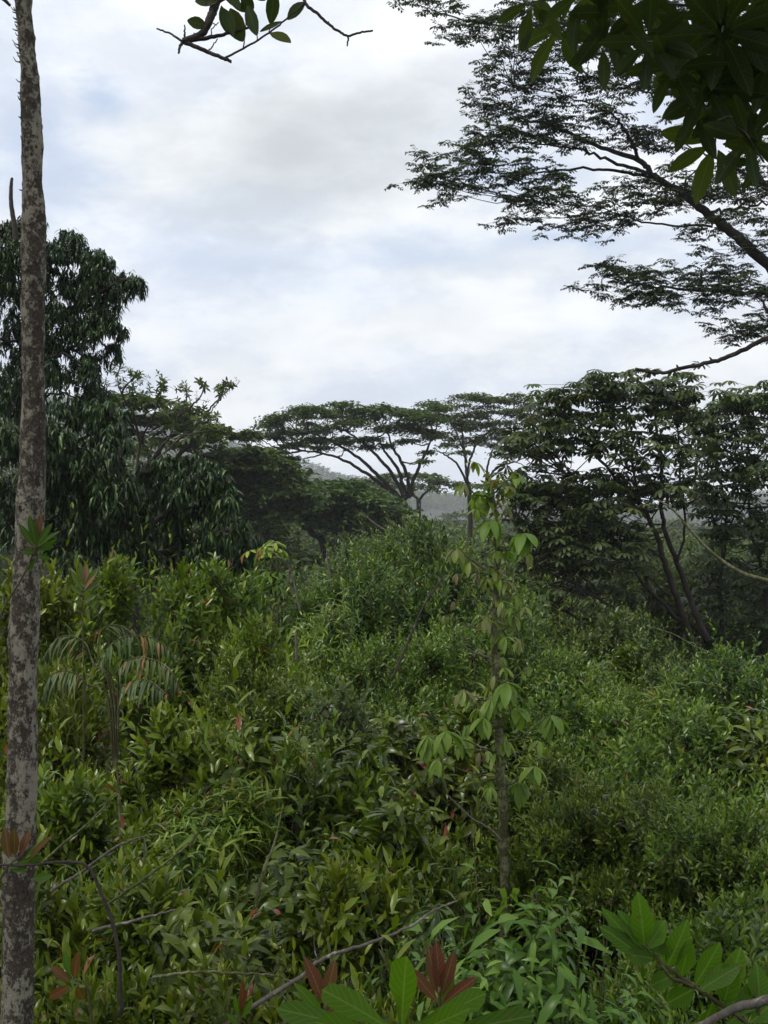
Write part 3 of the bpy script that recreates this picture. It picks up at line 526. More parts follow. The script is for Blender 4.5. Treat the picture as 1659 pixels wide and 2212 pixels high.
CL = [(60, 10), (150, 30), (230, 20), (250, 70), (340, 90), (430, 60), (450, 125), (530, 90), (500, 190), (620, 150), (450, 290), (550, 270), (640, 250), (700, 290), (800, 230), (850, 270), (440, 360), (540, 350), (640, 370), (740, 340), (800, 380), (880, 340), (950, 360), (1040, 330), (1100, 370), (1200, 350), (380, 440), (460, 450), (560, 450), (640, 470), (720, 460), (800, 480), (880, 460), (960, 450),
      (420, 530), (500, 540), (580, 530), (660, 540), (740, 520), (430, 610), (520, 620), (600, 590), (380, 660), (300, 680), (340, 720), (220, 710), (150, 745), (130, 800), (200, 800), (230, 840), (270, 760), (330, 770), (420, 700), (440, 780), (510, 740), (520, 800), (600, 820), (560, 890), (520, 920), (650, 870), (690, 910), (740, 880), (740, 740), (680, 780), (600, 690), (830, 870), (830, 940), (900, 860), (960, 890), (900, 940), (1010, 910), (1060, 930), (940, 970),
      (1080, 800), (1120, 840), (1190, 820), (1250, 860), (1180, 870), (1340, 790), (1420, 790), (1500, 790), (1560, 830), (1620, 800), (1480, 860), (1400, 850), (1300, 830), (1100, 540), (1180, 560), (1150, 620), (1230, 610), (1000, 590), (900, 560), (960, 520), (850, 640), (780, 620), (1350, 1000), (1440, 960), (1540, 960), (1600, 930), (1630, 1010), (1460, 1050), (1540, 1080), (1530, 1130), (1620, 1070),
      (1290, 690), (1600, 640), (1550, 700), (1630, 740), (1480, 620), (1650, 560), (1480, 500), (1380, 440), (1560, 440), (1640, 400), (1300, 480), (1220, 430), (1500, 380), (1400, 300), (1560, 300), (1640, 220), (1300, 250), (1440, 180), (1550, 120), (1640, 60), (1350, 100), (1200, 200), (1230, 80), (1100, 150), (1100, 40), (1000, 110), (960, 30), (850, 130), (860, 40), (740, 100), (720, 20), (620, 50), (1450, 40), (1020, 250), (1150, 270), (950, 200), (820, 180),
      (940, 1150), (980, 1190), (930, 1240), (1050, 1170), (1060, 1230), (1130, 1165), (1170, 1200), (1150, 1250), (1100, 1280), (1140, 1310), (1190, 1290), (1250, 1230), (1290, 1270), (1350, 1230), (1400, 1270), (1430, 1195), (1470, 1240), (1480, 1300), (1550, 1230), (1580, 1270), (1640, 1240), (1400, 1300), (1480, 1160), (1620, 1300), (1480, 1410), (1540, 1440), (1600, 1410), (1640, 1430), (1560, 1400)]
for (cx, cy) in CL:
    cx = cx + 50 * max(0., 1 - cx / 800)
    c = D(*c2(cx, cy), Yr) + np.array([0, R.uniform(-1.2, 1.2), 0]); a = nearest_on(paths, c)
    tube(wood, smooth([a, (a + c) / 2 + (0, 0, -.06), c], 4, .02), .014, .006, 4)
    nt = 9; tips = c + R.normal(0, 1, (nt, 3)) * np.array([.26, .3, .13])
    for t_ in tips: tube(wood, [c, (c + t_) / 2 + R.normal(0, .02, 3), t_], .005, .003, 3)
    for t_ in tips:
        nf = 5; an = R.random() * 6.28 + np.arange(nf) * 2.4; fx = nrm(np.stack([np.cos(an), np.sin(an), R.uniform(-.55, .25, nf)], -1)); fl = R.uniform(.16, .3, nf)
        sd = nrm(np.cross(fx, np.array([0, 0, 1.])))
        for j in range(5):
            for s in (-1, 1):
                pos = t_ + fx * (fl * (j + 1.2) / 5.5)[:, None]
                X = nrm(fx * .6 + s * sd + np.array([0, 0, -.15]) + R.normal(0, .18, (nf, 3)))
                leaves(fol, pos, X, np.array([0, 0, 1.]) + R.normal(0, .3, (nf, 3)), R.uniform(.075, .125, nf), R.uniform(.036, .058, nf), .2, .1, np.clip(.45 + R.normal(0, .25, nf), 0, 1), DIA)
wood.build('trunk', M['darkbark'], root); fol.build('crown', M['feather'], root)
# ------------------------------------------------------------------ forked trees with big palmate leaves on the right
def palmate(mb, P, Nn, Lr, Wr, nl=9, droop=.4, tint=.4, pr=LOBE, full=6.283, ph=None, tv=.1):
    n = len(P); U, Vv = perp(Nn); ph = R.random(n) * 6.28 if ph is None else ph
    for j in range(nl):
        a = ph + j / nl * full + R.normal(0, .09, n); sd = np.cos(a)[:, None] * U + np.sin(a)[:, None] * Vv
        s = R.uniform(.82, 1.1, n)
        leaves(mb, P + sd * .02, sd + Nn * R.uniform(-.12, .1, n)[:, None], Nn + R.normal(0, .08, (n, 3)), Lr * s, Wr * s, droop * R.uniform(.7, 1.3, n), .22, np.clip(tint + R.normal(0, tv, n), 0, 1), pr)
c5 = lambda cx, cy: (1042.3 + cx * .3717, 768 + cy * .3717)
def forked(label, Y, limbs, leafpts, seed, base_px, Lr=.215):
    global R
    R = np.random.default_rng(seed); b = D(*c5(*base_px), Y); b[2] = min(b[2], G(b[0], Y) - .2)
    root = thing('forked_tree', label, 'tree', b, 'forked trees with palmate leaves'); wood, fol = MB(), MB(); paths = []
    for q, (pts, a, c) in enumerate(limbs):
        P = [D(*c5(x, y), Y + .8 * math.sin(q * 2.1) * min(1, i / 3)) for i, (x, y) in enumerate(pts)]
        if q == 0: P = [b] + P
        P = smooth(P, 6, .02); tube(wood, P, a * .6, c * .6, 8); paths.append(P)
    P = np.array([D(*c5(x, y), Y) + np.array([0, R.normal(0, .7), 0]) for x, y in leafpts]); n = len(P)
    for q in range(n):
        a = nearest_on(paths, P[q] - np.array([0, 0, .25])); m = (a + P[q]) / 2 + R.normal(0, .06, 3) - np.array([0, 0, .1])
        tube(wood, smooth([a, m, P[q] - np.array([0, 0, .03])], 4), .016, .005, 4)
    for q in range(34):                                   # thin straight side branches
        A = paths[R.integers(len(paths))]; a = A[R.integers(len(A) // 4, len(A) - 2)]; d = np.array([R.normal(-.5, .8), R.normal(0, .5), R.uniform(.15, .9)]) * R.uniform(.7, 1.9)
        if np.linalg.norm(P - (a + d), axis=1).min() > .5: continue
        tube(wood, smooth([a, a + d * .5 - np.array([0, 0, .06]), a + d], 5, .015), .02, .006, 5)
    for _ in range(4):                                    # each shoot holds several leaves on long stalks
        Q = P + R.normal(0, 1, (n, 3)) * np.array([.24, .24, .09]); sz = R.uniform(.7, 1.15, n)
        for q in range(0, n): tube(fol, [P[q] - np.array([0, 0, .05]), Q[q]], .004, .003, 3)
        palmate(fol, Q, nrm(np.array([0, 0, 1.]) + R.normal(0, .22, (n, 3))), Lr * sz, Lr * .36 * sz, 9, .42, np.clip(.42 + R.normal(0, .2, n), 0, 1))
    wood.build('trunk', M['darkbark'], root); fol.build('crown', M['trumpet'], root)
    return root
R = np.random.default_rng(70)
topA = lambda x: np.interp(x, [150, 300, 400, 590, 820, 1000, 1130, 1250], [560, 330, 230, 160, 110, 150, 125, 280])
ptsA = []
while len(ptsA) < 250:
    x = R.uniform(140, 1230); t = R.random() ** 1.35; y = topA(x) + 15 + t * np.interp(x, [140, 400, 900, 1230], [650, 900, 760, 680])
    ptsA.append((x, y))
ptsA += [(480, 185), (590, 165), (640, 160), (700, 150), (820, 118), (830, 165), (900, 135), (1000, 155), (1050, 150), (1130, 130), (1160, 200), (410, 240), (540, 205), (620, 205), (740, 200), (880, 205), (960, 215), (1060, 230), (1100, 275)]
ptsA += [(R.uniform(150, 900), R.uniform(750, 1380)) for _ in range(110)]
forked('broad forked tree with slanting dark twin trunks and umbrella-like leaves, right of the sapling', 23.5,
  [([(1240, 1771), (1190, 1600), (1130, 1400), (1060, 1200), (990, 1000), (920, 860), (800, 740), (640, 540), (560, 380)], .15, .03), ([(1310, 1660), (1220, 1450), (1130, 1200), (1060, 1030), (1040, 880), (1040, 600), (1000, 360), (960, 230)], .12, .03),
   ([(1000, 1660), (880, 1540), (820, 1500), (650, 1400), (500, 1300), (330, 1220), (200, 1000)], .08, .02), ([(1180, 1570), (1000, 1400), (870, 1230), (720, 1000), (560, 760), (420, 560), (400, 330)], .07, .02), ([(1120, 1760), (950, 1680), (750, 1580), (560, 1530), (440, 1450), (300, 1380)], .07, .02),
   ([(1060, 1200), (900, 1080), (760, 980), (500, 700), (300, 560)], .05, .02), ([(1130, 1200), (1180, 1000), (1150, 700), (1130, 400), (1120, 220)], .05, .02), ([(920, 860), (860, 600), (830, 350), (825, 180)], .05, .02), ([(1090, 1400), (920, 1250), (860, 1200)], .04, .015), ([(640, 540), (700, 350), (690, 200)], .04, .015)],
  ptsA, 71, (1262, 1850))
topB = lambda x: np.interp(x, [1180, 1300, 1400, 1540, 1650, 1800], [330, 300, 260, 185, 175, 200])
ptsB = []
while len(ptsB) < 140:
    x = R.uniform(1190, 1800); ptsB.append((x, topB(x) + 15 + R.random() ** 1.3 * np.interp(x, [1190, 1500, 1800], [560, 640, 800])))
ptsB += [(1400, 265), (1440, 275), (1540, 195), (1590, 205), (1560, 255), (1500, 265), (1640, 190), (1300, 310), (1340, 320)]
ptsB += [(R.uniform(1250, 1760), R.uniform(850, 1560)) for _ in range(80)]
forked('forked tree with umbrella-like leaves and thin upright stems at the right margin', 26,
  [([(1400, 1560), (1370, 1350), (1400, 1200), (1385, 1080), (1420, 950), (1400, 800), (1350, 560), (1320, 380)], .09, .025), ([(1640, 1500), (1640, 1300), (1580, 1100), (1550, 900), (1540, 600), (1545, 330), (1540, 240)], .09, .03), ([(1400, 1200), (1440, 1000), (1520, 860), (1600, 600)], .05, .02), ([(1640, 1300), (1700, 1000), (1690, 600), (1660, 250)], .06, .02), ([(1385, 1080), (1330, 900), (1260, 700), (1230, 420)], .045, .02), ([(1380, 1250), (1230, 1480), (1300, 1600)], .04, .03)],
  ptsB, 72, (1410, 1700))
stick('pale_branch', 'long pale curved branch crossing the forked tree from the right margin', 'branch', [c5(1760, 1350), c5(1659, 1310), c5(1500, 1260), c5(1350, 1160), c5(1230, 1040), c5(1110, 900), c5(1020, 840)], 20, .045, .014, 'moss')
stick('dry_branch', 'dry grey branch lying at the foot of the forked tree', 'branch', [c5(1330, 1730), c5(1230, 1690), c5(1110, 1620), c5(950, 1570)], 17, .016, .006, 'moss')
# ------------------------------------------------------------------ lichened trunk at the left
R = np.random.default_rng(80); Yt = 4.
tp = [(-700, 30, 30), (-300, 42, 34), (0, 52, 38), (265, 69, 40), (475, 74, 45), (640, 73, 49), (713, 71, 51), (980, 73, 54), (1090, 67, 60), (1210, 59, 59), (1390, 52, 65), (1500, 48, 64), (1760, 47, 66), (1900, 40, 68), (2212, 38, 72), (2700, 34, 84), (3150, 34, 110)][::-1]
yy = np.linspace(3150, -700, 760); A = np.array(tp, float)[::-1]
cxs = np.interp(yy, A[:, 0], A[:, 1]); wds = np.interp(yy, A[:, 0], A[:, 2])
kz = np.ones(21) / 21; pad = lambda v: np.convolve(np.pad(v, 10, 'edge'), kz, 'valid'); cxs, wds = pad(cxs), pad(wds)
Pc = np.array([D(a, b, Yt) for a, b in zip(cxs, yy)]); rad = wds / 2 * Yt / F
ns = 64; an = np.arange(ns) / ns * 2 * np.pi
dirs = np.stack([np.cos(an), np.sin(an), 0 * an], -1)
V = Pc[:, None] + rad[:, None, None] * dirs[None]
d = (fbm(V * np.array([24, 24, 15]), 5) * .0045 + np.maximum(fbm(V * np.array([70, 70, 52]), 3), .2) * .005 + fbm(V * 5.3, 2) * .009) * .65
V = V + dirs[None] * d[..., None]
i = np.arange(len(yy) - 1)[:, None]; j = np.arange(ns)[None]; j2 = (j + 1) % ns
mb = MB(); mb.add(V.reshape(-1, 3), [np.stack([i * ns + j, i * ns + j2, (i + 1) * ns + j2, (i + 1) * ns + j], -1).reshape(-1, 4), np.arange(ns)[None, ::-1], (np.arange(ns) + (len(yy) - 1) * ns)[None]])
root = thing('lichen_trunk_tree', 'tall slender trunk blotched with pale lichen at the left margin', 'tree', Pc[0])
for q in range(70):
    y = R.uniform(-60, 330) if q < 48 else R.uniform(330, 1500); i0 = int(np.abs(yy - y).argmin()); a = math.pi + R.normal(0, .7) if q < 48 else R.random() * 6.28
    dv = np.array([math.cos(a), math.sin(a), .0]); p = Pc[i0] + dv * rad[i0]
    L = R.uniform(.007, .02); tube(mb, [p - dv * .01, p + dv * L * .5 + (0, 0, .004), p + dv * L + (0, 0, R.uniform(.004, .02))], R.uniform(.0025, .005), .001, 4)
                                                  # knot with broken bark
for q in range(40):
    a = -math.pi / 2 + R.normal(.15, .5); y = 1068 + R.normal(0, 16); i0 = int(np.abs(yy - y).argmin()); dv = np.array([math.cos(a), math.sin(a), 0]); p = Pc[i0] + dv * (rad[i0] + .003)
    leaves(mb, [p], [R.normal(0, 1, 3)], [dv + R.normal(0, .4, 3)], R.uniform(.012, .026), R.uniform(.01, .018), .3, .3, .5, MID)
mb.build('trunk', M['lichen'], root)
wood, fol = MB(), MB()                                      # unseen crown above the frame, added and placed to shade the foreground
for q in range(44):
    a = q * 2.4; rr = 4.6 * math.sqrt((q + .5) / 44); c = np.array([Pc[-1][0] - .4 + rr * math.cos(a), 1.9 + rr * math.sin(a) * .9, 5.2 + R.uniform(-.3, 1.1)])
    if c[2] < .445 * c[1] + 1.2: c[2] = .445 * c[1] + 1.2
    tube(wood, smooth([Pc[-1], (Pc[-1] + c) / 2 + (0, 0, .3), c], 5, .02), .022, .008, 5)
    P = c + R.normal(0, 1, (42, 3)) * np.array([.36, .36, .2]); shoots(fol, P, rdir(42, .4), np.full(42, .25), 9, .15, .05, 80, 40, .3)
tube(wood, smooth([Pc[-1], Pc[-1] + (.1, .1, 2.), Pc[-1] + (.4, .3, 3.4)], 5), .04, .015, 7)
wood.build('limbs', M['bark'], root); fol.build('crown', M['dark'], root)
# ------------------------------------------------------------------ slim sapling with drooping pale leaf bunches
R = np.random.default_rng(90); Ys = 7.4
bp = D(1092, 1990, Ys); bp[2] = G(bp[0], Ys) - .1
root = thing('sapling', 'slim mossy sapling with bunches of drooping pale leaves in the middle of the thicket', 'sapling', bp)
st, fol, br = MB(), MB(), MB()
stem = smooth([bp, D(1090, 1900, Ys), D(1083, 1700, Ys), D(1076, 1560, Ys), D(1072, 1450, Ys), D(1068, 1330, Ys), D(1074, 1200, Ys), D(1072, 1110, Ys), D(1060, 1050, Ys), D(1056, 1020, Ys)], 8, .006)
tube(st, stem, 0, rr=np.interp(np.linspace(0, 1, len(stem)), [0, .25, .45, .62, .8, 1], [.034, .03, .026, .019, .010, .0045]), sides=10)
BU = [(1042, 1062, .24, 7, .5), (1000, 1045, .2, 6, .8), (1098, 1050, .2, 6, .75), (1060, 1122, .25, 8, .32), (1132, 1152, .26, 8, .38), (1030, 1100, .18, 5, .6), (985, 1185, .24, 6, .88), (1015, 1215, .2, 5, .8), (1075, 1190, .18, 5, .6), (1050, 1250, .2, 6, .7), (1095, 1255, .2, 6, .8), (1110, 1330, .26, 8, .85), (1080, 1300, .2, 6, .8), (1050, 1330, .2, 5, .8),
      (1120, 1380, .2, 6, .8), (1075, 1370, .2, 6, .75), (1000, 1490, .24, 7, .85), (1095, 1475, .26, 9, .32), (1060, 1510, .22, 6, .4), (1120, 1530, .24, 7, .35), (1045, 1550, .2, 6, .45), (1190, 1545, .25, 8, .38), (1165, 1600, .22, 5, .6), (925, 1590, .26, 8, .42), (965, 1580, .25, 8, .4), (1005, 1590, .24, 7, .55), (945, 1640, .22, 4, .45), (1035, 1625, .2, 4, .95), (1155, 1655, .22, 5, .45), (1125, 1690, .23, 6, .35),
      (1060, 1700, .2, 5, .6), (985, 1240, .16, 4, .85), (1035, 1400, .16, 4, .8), (960, 1330, .15, 4, .8), (1140, 1440, .18, 5, .7), (1090, 1600, .2, 6, .45), (1085, 1420, .18, 5, .7)]
for (px, py, L, nl, ti) in BU:
    c = D(px, py, Ys + R.uniform(-.22, .22)); a = nearest_on([stem], c - np.array([0, 0, .12]))
    tube(br, smooth([a, (a + c) / 2 + np.array([0, 0, -.02]), c], 5, .006), .008, .003, 5)
    ph = R.random() * 6.28
    nl += 3 if ti < .6 else 0; L *= .9 if ti < .6 else .66; ti = ti if ti < .6 else ti * .92
    for j in range(nl):
        an = ph + j / nl * 6.283 + R.normal(0, .15); dn = R.uniform(.25, 1.4); X = nrm(np.array([math.cos(an), math.sin(an), -dn]))
        leaves(fol, [c], [X], [np.array([math.cos(an) * .6, math.sin(an) * .6, 1.])], L * R.uniform(.55, .88), L * .29 * R.uniform(.8, 1.1), R.uniform(.2, .55), .35, np.clip(ti + R.normal(0, .07), 0, 1), ELL)
for q in range(46):                                          # small leafy side twigs
    a = stem[R.integers(14, len(stem) - 3)]; e = a + R.normal(0, 1, 3) * np.array([.14, .14, .05]) + np.array([0, 0, .03]); tube(br, smooth([a, (a + e) / 2 + (0, 0, .015), e], 3), .004, .0015, 4)
    nl = R.integers(3, 7); an = R.random(nl) * 6.28; L = R.uniform(.06, .12)
    leaves(fol, np.repeat(e[None], nl, 0), np.stack([np.cos(an), np.sin(an), R.uniform(-1.6, .1, nl)], -1), np.array([0, 0, 1.]) + .5 * np.stack([np.cos(an), np.sin(an), 0 * an], -1), L * R.uniform(.7, 1.2, nl), L * .3, .4, .3, np.clip(R.uniform(.25, .85) + R.normal(0, .08, nl), 0, 1), ELL)
q = R.integers(18, len(stem) - 4, 170); P = stem[q] + R.normal(0, .025, (170, 3))       # creeping leaves up the stem
leaves(fol, P, rdir(170, -.5), rdir(170, .8), R.uniform(.03, .09, 170), R.uniform(.015, .03, 170), .4, .3, R.uniform(.4, 1, 170), ELL)
st.build('stem', M['moss'], root); br.build('twigs', M['moss'], root); fol.build('foliage', M['sapling'], root)
# bare side branches of the thicket
stick('dry_branch', 'thin dry branch curving left from the middle of the sapling stem', 'branch', [(1062, 1422), (1030, 1412), (1000, 1395), (975, 1375)], 7.3, .009, .003, 'pale', side=[[(1050, 1405), (1010, 1385), (985, 1355)]])
stick('dry_branch', 'thin dry branch with withered leaves sloping up left of the sapling top', 'branch', [(1050, 1232), (1020, 1210), (990, 1190), (955, 1178)], 7.3, .009, .003, 'pale')
stick('forked_twig', 'pale forked twig beside the sapling foot', 'branch', [(1082, 1815), (1058, 1790), (1020, 1768), (985, 1735), (965, 1715)], 6.0, .007, .0025, 'pale', side=[[(1040, 1780), (1052, 1745), (1058, 1710)]])
stick('long_stem', 'long dark stem slanting through the shrubs left of the sapling', 'branch', [(845, 1470), (880, 1390), (915, 1310), (955, 1250)], 10.8, .013, .006, 'bark')
stick('white_stick', 'short white upright stick left of the thicket centre', 'stick', [(641, 1430), (640, 1390), (641, 1358)], 9.6, .014, .009, 'pale')
stick('pale_stick', 'pale leaning stick in the dip, right one below the umbrella trees', 'stick', [(716, 1260), (712, 1240), (707, 1210), (706, 1185)], 13, .013, .007, 'pale')
stick('pale_stick', 'pale stick pair member beside the papaya-like plant, longer one', 'stick', [(648, 1320), (642, 1290), (634, 1255), (628, 1228)], 11, .012, .006, 'pale')
stick('pale_stick', 'short pale stick just left of the longer one by the papaya-like plant', 'stick', [(622, 1262), (624, 1240), (626, 1228)], 11, .009, .006, 'pale')
stick('pale_twig', 'thin pale twig leaning left in front of the umbrella tree foot', 'stick', [(840, 1150), (815, 1135), (790, 1115), (780, 1102)], 20, .02, .006, 'pale')
# papaya-like plant with a light top
R = np.random.default_rng(95); Yp = 14.5; b0 = D(590, 1330, Yp); b0[2] = G(b0[0], Yp)
root = thing('papaya_plant', 'papaya-like plant with a fresh light green top among the pale sticks', 'plant', b0); st, fol = MB(), MB()
S = smooth([b0, D(592, 1300, Yp), D(590, 1190, Yp)], 8, .01); tube(st, S, .06, .035, 8)
n = 34; an = R.random(n) * 6.28; P = S[-1] + np.stack([np.cos(an) * R.uniform(.05, .33, n), np.sin(an) * R.uniform(.05, .33, n), R.uniform(-.55, .12, n)], -1)
for p in P: tube(st, [S[-3], (S[-3] + p) / 2 + (0, 0, .05), p], .007, .004, 4)
palmate(fol, P, nrm(np.array([0, 0, 1.]) + .35 * np.stack([np.cos(an), np.sin(an), 0 * an], -1) + R.normal(0, .15, (n, 3))), np.full(n, .15), np.full(n, .05), 7, .5, np.where(P[:, 2] > S[-1][2] - .02, .8, .3))
st.build('stem', M['moss'], root); fol.build('foliage', M['bright'], root)
# ------------------------------------------------------------------ arching fern fronds near the trunk
R = np.random.default_rng(97); Yf = 8.4
FR = [([(250, 1560), (225, 1440), (250, 1385), (320, 1375), (385, 1420)], .0), ([(245, 1560), (200, 1430), (180, 1385), (130, 1375), (95, 1420)], .3), ([(255, 1560), (260, 1450), (300, 1420), (360, 1440), (390, 1490)], -.3), ([(240, 1560), (190, 1480), (150, 1450), (110, 1460), (90, 1510)], -.2), ([(245, 1560), (215, 1440), (215, 1370), (245, 1350), (290, 1365)], .4), ([(255, 1570), (280, 1480), (320, 1470), (360, 1500)], -.5)]
b0 = D(250, 1600, Yf); b0[2] = G(b0[0], Yf)
root = thing('fern', 'pale fern with long arching fronds right of the lichened trunk', 'fern', b0)
for pts, dy in FR:
    fr, rc = MB(), MB(); P = smooth([b0] + [D(x, y, Yf + dy * i / len(pts)) for i, (x, y) in enumerate(pts)], 9); tube(rc, P, .009, .003, 5)
    T = nrm(np.gradient(P, axis=0)); n = len(P); k0 = int(n * .42); Q = P[k0:]; TT = T[k0:]; m = len(Q); f = np.linspace(0, 1, m)
    for s in (-1, 1):
        sd = nrm(np.cross(TT, np.array([0, 0, 1.]))) * s; X = nrm(sd + TT * .5 + np.array([0, 0, -.35]) + R.normal(0, .2, TT.shape))
        leaves(fr, Q, X, np.array([0, 0, 1.]) + R.normal(0, .1, Q.shape), (.2 * np.sin(np.pi * (.15 + .8 * f)) + .03) * R.uniform(.6, 1.1, len(Q)), np.full(len(Q), .021), .75, .3, np.clip(.5 + R.normal(0, .28, len(Q)), 0, 1), LAN)
    o = rc.build('frond', M['twig'], root); l = fr.build('leaflets', M['fern'], o, off=root.location)
# ------------------------------------------------------------------ foreground leafy shoots
def pxleaf(mb, a, b, Y, w, tint, dY=0., face=(0, -1, .5), droop=.1, pr=ELL, fold=.3, wave=0.):
    A = D(*a, Y); B = D(*b, Y + dY); L = np.linalg.norm(B - A); leaves(mb, [A], [B - A], [np.array(face, float)], L, w * Y / F, droop, fold, tint, pr, wave)
def shoot_plant(name, label, cat, stems, lvs, Y, mat='near', stemmat='twig', r=(.006, .003), pr=ELL, group=None, wave=0., fold=.3):
    P0 = [smooth([D(x, y, Y + (dz or 0)) for x, y, *dz_ in s for dz in [dz_[0] if dz_ else 0]], 7, .001) for s in stems]
    root = thing(name, label, cat, P0[0][0], group); b = MB()
    for P in P0: tube(b, P, r[0], r[1], 7)
    b.build('stem', M[stemmat], root); f = MB()
    for (a, c, w, ti, *ex) in lvs:
        dY = ex[0] if ex else R.uniform(-.03, .03)
        pxleaf(f, a, c, Y, w, ti, dY, (R.normal(0, .35), -1, R.uniform(.1, .9)), R.uniform(.05, .2), pr, fold, wave)
    f.build('foliage', M[mat], root); return root
R = np.random.default_rng(100)
gz = lambda x, Y: 1106 - G((x - 829.5) / F * Y, Y) / Y * F
shoot_plant('large_leaf_plant', 'fresh green plant with three large rounded leaves at the bottom edge', 'plant', [[(868, gz(868, 2.4)), (868, 2260), (866, 2220)]],
  [((868, 2236), (868, 2070), 74, .62, -.04), ((858, 2232), (696, 2128), 62, .55, .02), ((876, 2226), (1062, 2142), 50, .6, .05), ((850, 2240), (575, 2170), 52, .42, .1), ((880, 2240), (1010, 2180), 44, .5, -.1), ((848, 2250), (700, 2205), 50, .5, -.15), ((890, 2245), (1180, 2190), 50, .4, .2)], 2.4, pr=OBO, wave=.11, fold=.14)
red = .99
shoot_plant('red_shoot', 'reddish young shoot left of the large rounded leaves', 'shoot', [[(700, gz(700, 2.9)), (702, 2260), (700, 2160)]],
  [((700, 2170), (662, 2062), 30, red), ((702, 2170), (722, 2072), 30, .965), ((700, 2200), (640, 2120), 26, .5), ((702, 2195), (752, 2130), 26, .97), ((700, 2225), (655, 2180), 28, .95)], 2.9)
shoot_plant('red_shoot', 'brownish red shoot right behind the large rounded leaves', 'shoot', [[(950, gz(950, 3.0)), (950, 2260), (948, 2140)]],
  [((948, 2150), (920, 2040), 26, .95), ((950, 2150), (945, 2028), 30, red), ((952, 2155), (985, 2050), 28, .97), ((946, 2165), (880, 2085), 26, .965), ((955, 2170), (1030, 2110), 28, .98), ((950, 2190), (985, 2090), 24, .5)], 3.0)
shoot_plant('red_shoot', 'shoot with one orange leaf standing in front of the lichened trunk', 'shoot', [[(-160, gz(-160, 3.85)), (-110, 1700), (-20, 1380), (60, 1225), (80, 1165)]],
  [((80, 1175), (88, 1105), 15, .96), ((80, 1178), (112, 1128), 15, .28), ((81, 1182), (126, 1142), 13, .35), ((79, 1180), (62, 1110), 17, .22), ((78, 1185), (40, 1130), 16, .2), ((80, 1195), (124, 1162), 12, .6), ((80, 1202), (110, 1205), 15, .3), ((76, 1195), (45, 1190), 18, .2), ((76, 1205), (60, 1235), 16, .2), ((82, 1188), (118, 1180), 11, .5)], 3.85, r=(.006, .002))
shoot_plant('red_shoot', 'shoot with brown-red and olive leaves above the bright shrubs, right of the trunk', 'shoot', [[(185, gz(185, 7.8)), (180, 1500), (178, 1320), (180, 1260)]],
  [((180, 1265), (190, 1215), 12, .95), ((180, 1265), (172, 1212), 13, .3), ((182, 1270), (212, 1222), 13, .25), ((180, 1275), (150, 1230), 12, .3), ((182, 1280), (218, 1250), 12, .3), ((180, 1285), (150, 1262), 12, .3), ((180, 1300), (205, 1285), 12, .25), ((180, 1300), (160, 1300), 12, .2), ((182, 1275), (205, 1240), 9, .97)], 7.8, mat='broad')
shoot_plant('red_shoot', 'cluster of orange-brown leaves across the lower trunk at the left margin', 'shoot', [[(-150, gz(-150, 3.8)), (-90, 2100), (0, 1900), (40, 1850)]],
  [((20, 1855), (8, 1785), 24, .955), ((32, 1850), (30, 1790), 20, .95), ((45, 1850), (62, 1788), 22, .99), ((55, 1855), (95, 1815), 20, .6), ((58, 1862), (104, 1800), 16, .96), ((40, 1865), (92, 1850), 22, .3), ((60, 1880), (18, 1870), 22, .3), ((70, 1900), (112, 1890), 20, .25)], 3.8)
shoot_plant('red_shoot', 'pair of narrow coppery leaves low beside the trunk foot', 'shoot', [[(230, gz(230, 3.8)), (200, 2240), (160, 2110)]],
  [((150, 2120), (108, 2085), 20, .97), ((160, 2115), (168, 2055), 22, .965), ((165, 2130), (182, 2165), 22, .955), ((150, 2130), (98, 2160), 22, .99), ((155, 2110), (135, 2055), 18, .4)], 3.8)
shoot_plant('red_shoot', 'single upright red leaf shoot at the lower left of the dead branch', 'shoot', [[(520, gz(520, 3.7)), (518, 2240), (520, 2190)]], [((520, 2195), (527, 2118), 15, 1.), ((519, 2200), (505, 2150), 14, .5), ((521, 2200), (545, 2160), 14, .4), ((519, 2215), (490, 2190), 15, .35)], 3.7)
shoot_plant('large_leaf_branch', 'branch of big light green leaves reaching in at the lower right corner', 'branch', [[(1720, 2290), (1600, 2200), (1500, 2130), (1430, 2080), (1390, 2040)], [(1500, 2130), (1450, 2110), (1420, 2070)], [(1660, 2235), (1640, 2190), (1630, 2150)]],
  [((1392, 2045), (1382, 1930), 50, .66), ((1390, 2050), (1340, 1960), 40, .58), ((1388, 2055), (1300, 1962), 32, .55), ((1385, 2062), (1296, 2000), 40, .5), ((1395, 2050), (1440, 1985), 42, .68), ((1400, 2055), (1460, 2035), 36, .6), ((1400, 2080), (1385, 2040), 40, .6), ((1430, 2085), (1420, 2000), 46, .62), ((1440, 2090), (1490, 1990), 46, .58), ((1470, 2112), (1495, 2030), 44, .6), ((1500, 2130), (1560, 2035), 50, .58), ((1510, 2140), (1600, 2080), 46, .55), ((1560, 2175), (1600, 2050), 52, .55), ((1590, 2195), (1655, 2110), 48, .58), ((1600, 2200), (1560, 2110), 46, .5),
   ((1500, 2135), (1440, 2170), 46, .4), ((1540, 2165), (1520, 2230), 46, .38), ((1460, 2105), (1400, 2130), 42, .42), ((1620, 2210), (1700, 2140), 48, .5), ((1640, 2170), (1640, 2080), 46, .5), ((1410, 2070), (1350, 2060), 40, .45), ((1610, 2205), (1570, 2250), 46, .4)], 2.7, pr=ELL, wave=.07, fold=.2)
shoot_plant('grey_branch', 'pale lichened branch end at the bottom right corner', 'branch', [[(1700, 2150), (1600, 2175), (1540, 2195), (1480, 2225)]], [], 2.3, r=(.012, .008), stemmat='pale') if False else stick('grey_branch', 'pale lichened branch end at the bottom right corner', 'branch', [(1720, 2140), (1640, 2165), (1580, 2182), (1500, 2225)], 2.3, .011, .007, 'pale')
